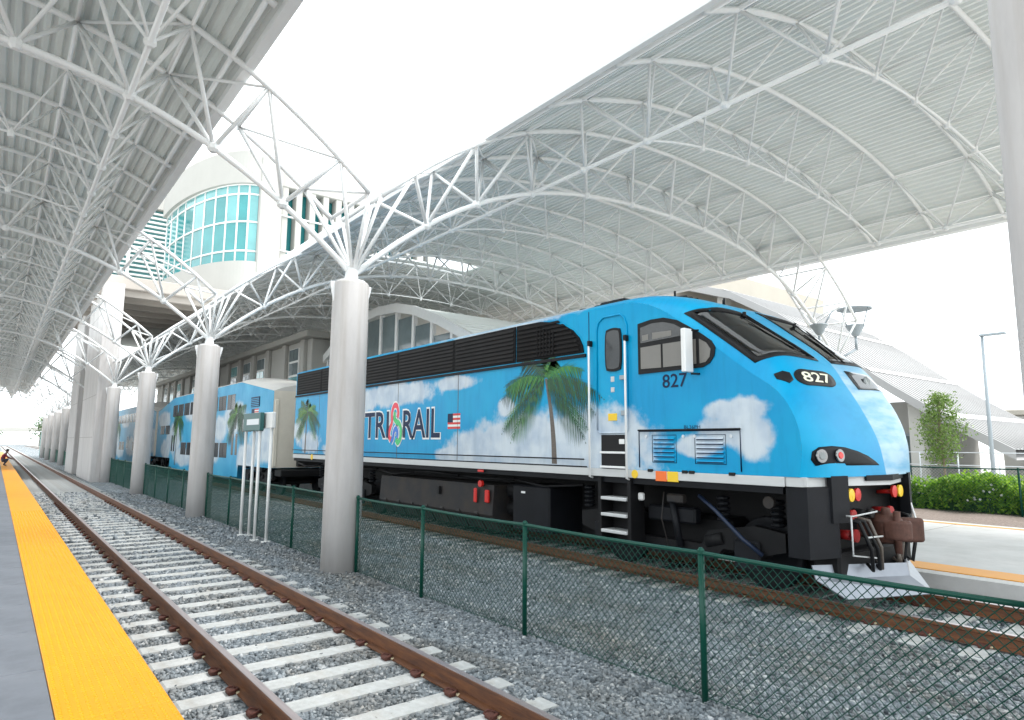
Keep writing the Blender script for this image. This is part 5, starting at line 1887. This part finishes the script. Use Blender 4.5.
for i in range(420):
    y = random.uniform(-3.5, 12.5)
    x = 22.5 + random.random() * 0.5
    z = random.uniform(0.45, 1.12)
    for k in range(5):
        a = k * 2 * pi / 5
        fl.add([(x, y, z), (x - 0.01, y + 0.035 * cos(a), z + 0.035 * sin(a)), (x - 0.01, y + 0.035 * cos(a + 0.9), z + 0.035 * sin(a + 0.9))], [(0, 1, 2)])
tag(fl.build('flowers', 'flower', hg, fixn=False), kind='stuff')

def tree(x, y, z0, h, rx, label, n, leafmat, lsize, group=None, trunk_h=0.3, narrow=1.0):
    t = thing('tree', (x, y, z0), label, 'tree', group)
    rnd = random.Random(int(x * 13 + y * 7))
    mm = MB()
    mm.path([(x, y, z0 - 0.1), (x + 0.02 * h, y, z0 + h * 0.3), (x - 0.01 * h, y + 0.01 * h, z0 + h * 0.6), (x, y, z0 + h * 0.93)], 0.012 * h, 8)
    clumps = []
    for k in range(26):
        f = trunk_h + (0.96 - trunk_h) * (k + rnd.random()) / 26
        a = k * 2.4 + rnd.uniform(-0.4, 0.4)
        r = rx * (sin(pi * min(1, (f - trunk_h) / (1 - trunk_h) * 0.85 + 0.14)) ** 0.8) * rnd.uniform(0.5, 1.05)
        p = (x + r * cos(a), y + r * sin(a), z0 + h * f + 0.25 * r)
        mm.tube((x, y, z0 + h * f - 0.25 * r), p, 0.0045 * h, 5, r2=0.002 * h)
        clumps.append((p, r))
    mm.build('trunk', 'bark', t)
    pts = []
    for i in range(n):
        p, r = rnd.choice(clumps)
        s = 0.30 * rx + 0.15 * r
        f = rnd.random() ** 0.5
        pts.append((p[0] + rnd.gauss(0, 0.45) * s + (x - p[0]) * (1 - f) * 0.9, p[1] + rnd.gauss(0, 0.45) * s + (y - p[1]) * (1 - f) * 0.9, p[2] + rnd.gauss(0, 0.4) * s))
    leaves('crown', pts, lsize, leafmat, t)
    return t
tree(31.5, 10.5, 0.0, 4.25, 0.95, 'slim young green tree beyond the hedge at right', 3600, 'leaf_tree', 0.07)

# ================================================================== LAMP POST, TRANSIT BUILDING AT RIGHT
lp = thing('lamp_post', (31, 8.62, 0), 'tall grey lamp post behind the hedge at far right', 'street lamp')
MB().tube((31, 8.62, 0), (31, 8.62, 6.45), 0.085, 10, r2=0.06).build('post', 'lampgrey', lp)
MB().bbox(30.85, 7.8, 6.43, 31.1, 8.7, 6.53, 0.03).build('lamp_head', 'lampgrey', lp)
tb = thing('transit_building', (40, 20, 0), 'transit building under a sweeping curved metal roof at right', 'building')
crv = [(8.6, 1.9), (10.0, 2.75), (11.6, 3.75), (13.3, 4.95), (15.2, 6.4), (17.0, 7.9), (19.0, 9.4), (22, 11.2), (26, 12.6), (31, 13.2), (36, 13.0), (42, 11.5)]
m = MB()
m.sm = True
n = len(crv)
X0, X1 = 34.0, 46.5
m.add([(X0, y, z) for y, z in crv] + [(X1, y, z) for y, z in crv], [(i, i + 1, n + i + 1, n + i) for i in range(n - 1)])
m.sm = False
m.add([(X0, y, z) for y, z in crv] + [(X0, y, z - 0.45) for y, z in crv] + [(X1, y, z - 0.45) for y, z in crv],
      [(i, n + i, n + i + 1, i + 1) for i in range(n - 1)] + [(n + i, 2 * n + i, 2 * n + i + 1, n + i + 1) for i in range(n - 1)])
rf = m.build('curved_roof', 'roof_metal', tb, fixn=False)
for i in range(24):
    x = X0 + 0.25 + i * 0.52
    MB().path([(x, y, z + 0.02) for y, z in crv], 0.035, 4).build('standing_seam', 'roof_metal', rf)
for y in (11.0, 14.4, 18.0, 22.5):
    z = float(np.interp(y, [a for a, _ in crv], [b for _, b in crv]))
    sl_ = 0.78 if y < 20 else 0.5
    MB().add([(X0 + 0.1, y - 0.14, z - 0.14 * sl_ + 0.07), (X1 - 0.1, y - 0.14, z - 0.14 * sl_ + 0.07), (X1 - 0.1, y + 0.14, z + 0.14 * sl_ + 0.07), (X0 + 0.1, y + 0.14, z + 0.14 * sl_ + 0.07)], [(0, 1, 2, 3)]).build('skylight', 'white', rf)
MB().bbox(34.4, 9.6, 3.0 - 0.75, 34.9, 30, 3.0, 0.03).build('edge_beam', 'stucco2', tb) if False else None
for y in (12.6, 15.6, 19.0, 23.0):
    z = float(np.interp(y, [a for a, _ in crv], [b for _, b in crv]))
    MB().bbox(34.6, y - 0.3, -0.1, 35.2, y + 0.3, z - 0.4, 0.03).build('pillar', 'stucco', tb)
bw = MB().bbox(38.5, 13.4, -0.1, 46, 40, 4.4, 0.04).build('ground_floor', 'stucco', tb)
for i in range(8):
    y = 14.0 + i * 3.0
    d = MB().bbox(38.42, y, 0.0, 38.5, y + 2.0, 2.7, 0.02).build('door', 'lampgrey', bw)
    for q in (0.1, 1.05):
        MB().box(38.39, y + q, 0.3, 38.42, y + q + 0.85, 2.55).build('pane', 'glass_grey', d)
ab = thing('annex_building', (52, 5, 0), 'low cream annex building with grey shutters at the right edge', 'building')
MB().bbox(48.5, -14, -0.1, 62, 12.9, 3.9, 0.05).build('wall', 'stucco', ab)
MB().bbox(48.3, -14.2, 3.9, 62.2, 13.1, 4.25, 0.05).build('parapet', 'stucco2', ab)
for i in range(7):
    y = -12.5 + i * 3.6
    sh = MB().bbox(48.40, y, 0.1, 48.5, y + 2.7, 2.7, 0.02).build('shutter', 'lampgrey', ab)
    for k in range(8):
        MB().box(48.37, y + 0.1, 0.25 + k * 0.3, 48.40, y + 2.6, 0.29 + k * 0.3).build('slat', 'pole_grey', sh)
rl = thing('railing', (36, 10, 0), 'pale metal railing in front of the transit building', 'railing')
for i in range(16):
    MB().tube((33.2, -6 + i * 1.5, 0), (33.2, -6 + i * 1.5, 1.75), 0.03, 6).build('baluster', 'pole_grey', rl)
for z in (0.6, 1.2, 1.75):
    MB().tube((33.2, -6, z), (33.2, 16.5, z), 0.022, 6).build('rail', 'pole_grey', rl)

# ================================================================== FAR DISTANCE
op = thing('road_overpass', (0, 330, 0), 'pale road overpass crossing the tracks in the far distance', 'bridge')
MB().bbox(-160, 326, 5.6, 260, 336, 7.0, 0.05).build('bridge_deck', 'stucco', op)
for x in (-60, -24, -5, 15, 40, 80, 120):
    MB().tube((x, 331, -0.5), (x, 331, 5.6), 0.9, 12).build('bridge_pier', 'concrete', op)
for i, (x, y, h, r) in enumerate(((-3, 262, 9, 5), (15, 280, 10, 6), (24, 255, 8, 5), (33, 290, 11, 6), (-14, 240, 10, 5))):
    tree(x, y, -0.4, h, r, ['far rounded green tree left of the track end', 'far green tree right of the track end', 'far small tree beside the distant columns', 'far tall tree beyond the distant columns', 'far tree half hidden at the left edge'][i], 900, 'leaf_far', 0.55, 'far trees past the platforms', 0.18)
wh = thing('warehouse', (-16, 210, 0), 'low pale warehouse in the distance past the platform end', 'building')
MB().bbox(-40, 190, -0.46, -5, 235, 6.5, 0.1).build('wall', 'stucco', wh)
MB().bbox(-40.5, 189.5, 6.5, -4.5, 235.5, 7.1, 0.1).build('roof', 'roof_metal', wh)
for i in range(8):
    MB().box(-38 + i * 4, 189.9, 1, -35.5 + i * 4, 190.0, 3.8).build('loading_door', 'lampgrey', wh)
kb = thing('equipment_cabinet', (6.2, 108, GZ), 'teal trackside cabinet beyond the last columns', 'cabinet')
MB().bbox(5.2, 116, GZ, 9.2, 118, 3.2, 0.05).build('housing', mat('teal_paint', (0.02, 0.28, 0.27), 0.5), kb)
MB().bbox(5.0, 115.8, 3.2, 9.4, 118.2, 3.35, 0.03).build('lid', 'pole_grey', kb)

# ================================================================== PERSON crouching at the platform edge
def person(x, y, z, label):
    t = thing('person', (x, y, z), label, 'person')
    J = {'pel': (0, 0.0, 0.34, 0.13), 'wai': (0.03, -0.02, 0.48, 0.115), 'che': (0.12, -0.05, 0.68, 0.135), 'nec': (0.19, -0.08, 0.83, 0.05), 'hea': (0.24, -0.10, 0.90, 0.075), 'top': (0.27, -0.11, 1.02, 0.085),
         'hl': (0.05, 0.09, 0.33, 0.09), 'kl': (0.34, 0.14, 0.46, 0.07), 'al': (0.10, 0.13, 0.08, 0.045), 'tl': (0.28, 0.15, 0.04, 0.035),
         'hr': (0.05, -0.12, 0.33, 0.09), 'kr': (0.34, -0.20, 0.44, 0.07), 'ar': (0.10, -0.17, 0.08, 0.045), 'tr': (0.28, -0.20, 0.04, 0.035),
         'sl': (0.15, 0.13, 0.75, 0.065), 'el': (0.30, 0.20, 0.56, 0.05), 'wl': (0.48, 0.12, 0.48, 0.033), 'ml': (0.55, 0.09, 0.46, 0.032),
         'sr': (0.15, -0.24, 0.75, 0.065), 'er': (0.30, -0.30, 0.56, 0.05), 'wr': (0.48, -0.22, 0.46, 0.033), 'mr': (0.55, -0.18, 0.44, 0.032)}
    E = [('pel', 'wai'), ('wai', 'che'), ('che', 'nec'), ('nec', 'hea'), ('hea', 'top'), ('pel', 'hl'), ('hl', 'kl'), ('kl', 'al'), ('al', 'tl'), ('pel', 'hr'), ('hr', 'kr'), ('kr', 'ar'), ('ar', 'tr'),
         ('che', 'sl'), ('sl', 'el'), ('el', 'wl'), ('wl', 'ml'), ('che', 'sr'), ('sr', 'er'), ('er', 'wr'), ('wr', 'mr')]
    for s, base in (('l', 'ml'), ('r', 'mr')):
        b0 = J[base]
        for k in range(5):
            nm = 'f%s%d' % (s, k)
            dy = (k - 2) * 0.022
            ln = (0.045, 0.075, 0.082, 0.076, 0.06)[k]
            J[nm + 'a'] = (b0[0] + ln * 0.5, b0[1] + dy, b0[2] - 0.012, 0.010)
            J[nm + 'b'] = (b0[0] + ln, b0[1] + dy * 1.1, b0[2] - 0.035, 0.009)
            E += [(base, nm + 'a'), (nm + 'a', nm + 'b')]
    keys = list(J)
    me = bpy.data.meshes.new('body')
    me.from_pydata([J[k][:3] for k in keys], [(keys.index(a), keys.index(b_)) for a, b_ in E], [])
    o = bpy.data.objects.new('body', me)
    COL.objects.link(o)
    md = o.modifiers.new('skin', 'SKIN')
    for i, k in enumerate(keys):
        me.skin_vertices[0].data[i].radius = (J[k][3], J[k][3])
    me.skin_vertices[0].data[0].use_root = True
    sub = o.modifiers.new('smooth', 'SUBSURF')
    sub.levels = 1
    sub.render_levels = 1
    dg = bpy.context.evaluated_depsgraph_get()
    nm = bpy.data.meshes.new_from_object(o.evaluated_get(dg))
    bpy.data.objects.remove(o)
    for q in ('skin', 'shirt', 'trousers', 'hair'):
        nm.materials.append(MT[q])
    for p in nm.polygons:
        c_ = p.center
        p.use_smooth = True
        if c_.z > 0.96 or (c_.z > 0.88 and c_.x < 0.22):
            p.material_index = 3
        elif c_.z > 0.80 and abs(c_.y + 0.09) < 0.12:
            p.material_index = 0
        elif c_.x > 0.44:
            p.material_index = 0
        elif c_.z > 0.50 or (c_.z > 0.40 and c_.x < -0.02):
            p.material_index = 1
        else:
            p.material_index = 2
    b = linkmesh('body', nm, t)
    hd = MB()
    hd.sm = True
    hd.lathe((x + 0.25, y - 0.10, z + 0.98), [(0.01, -0.02), (0.08, 0.0), (0.10, 0.04), (0.085, 0.09), (0.01, 0.12)], 14)
    hd.build('hair', 'hair', t)
    return t
pp = person(0.45, 54.0, PZ, 'person in dark red top crouching at the far platform edge')
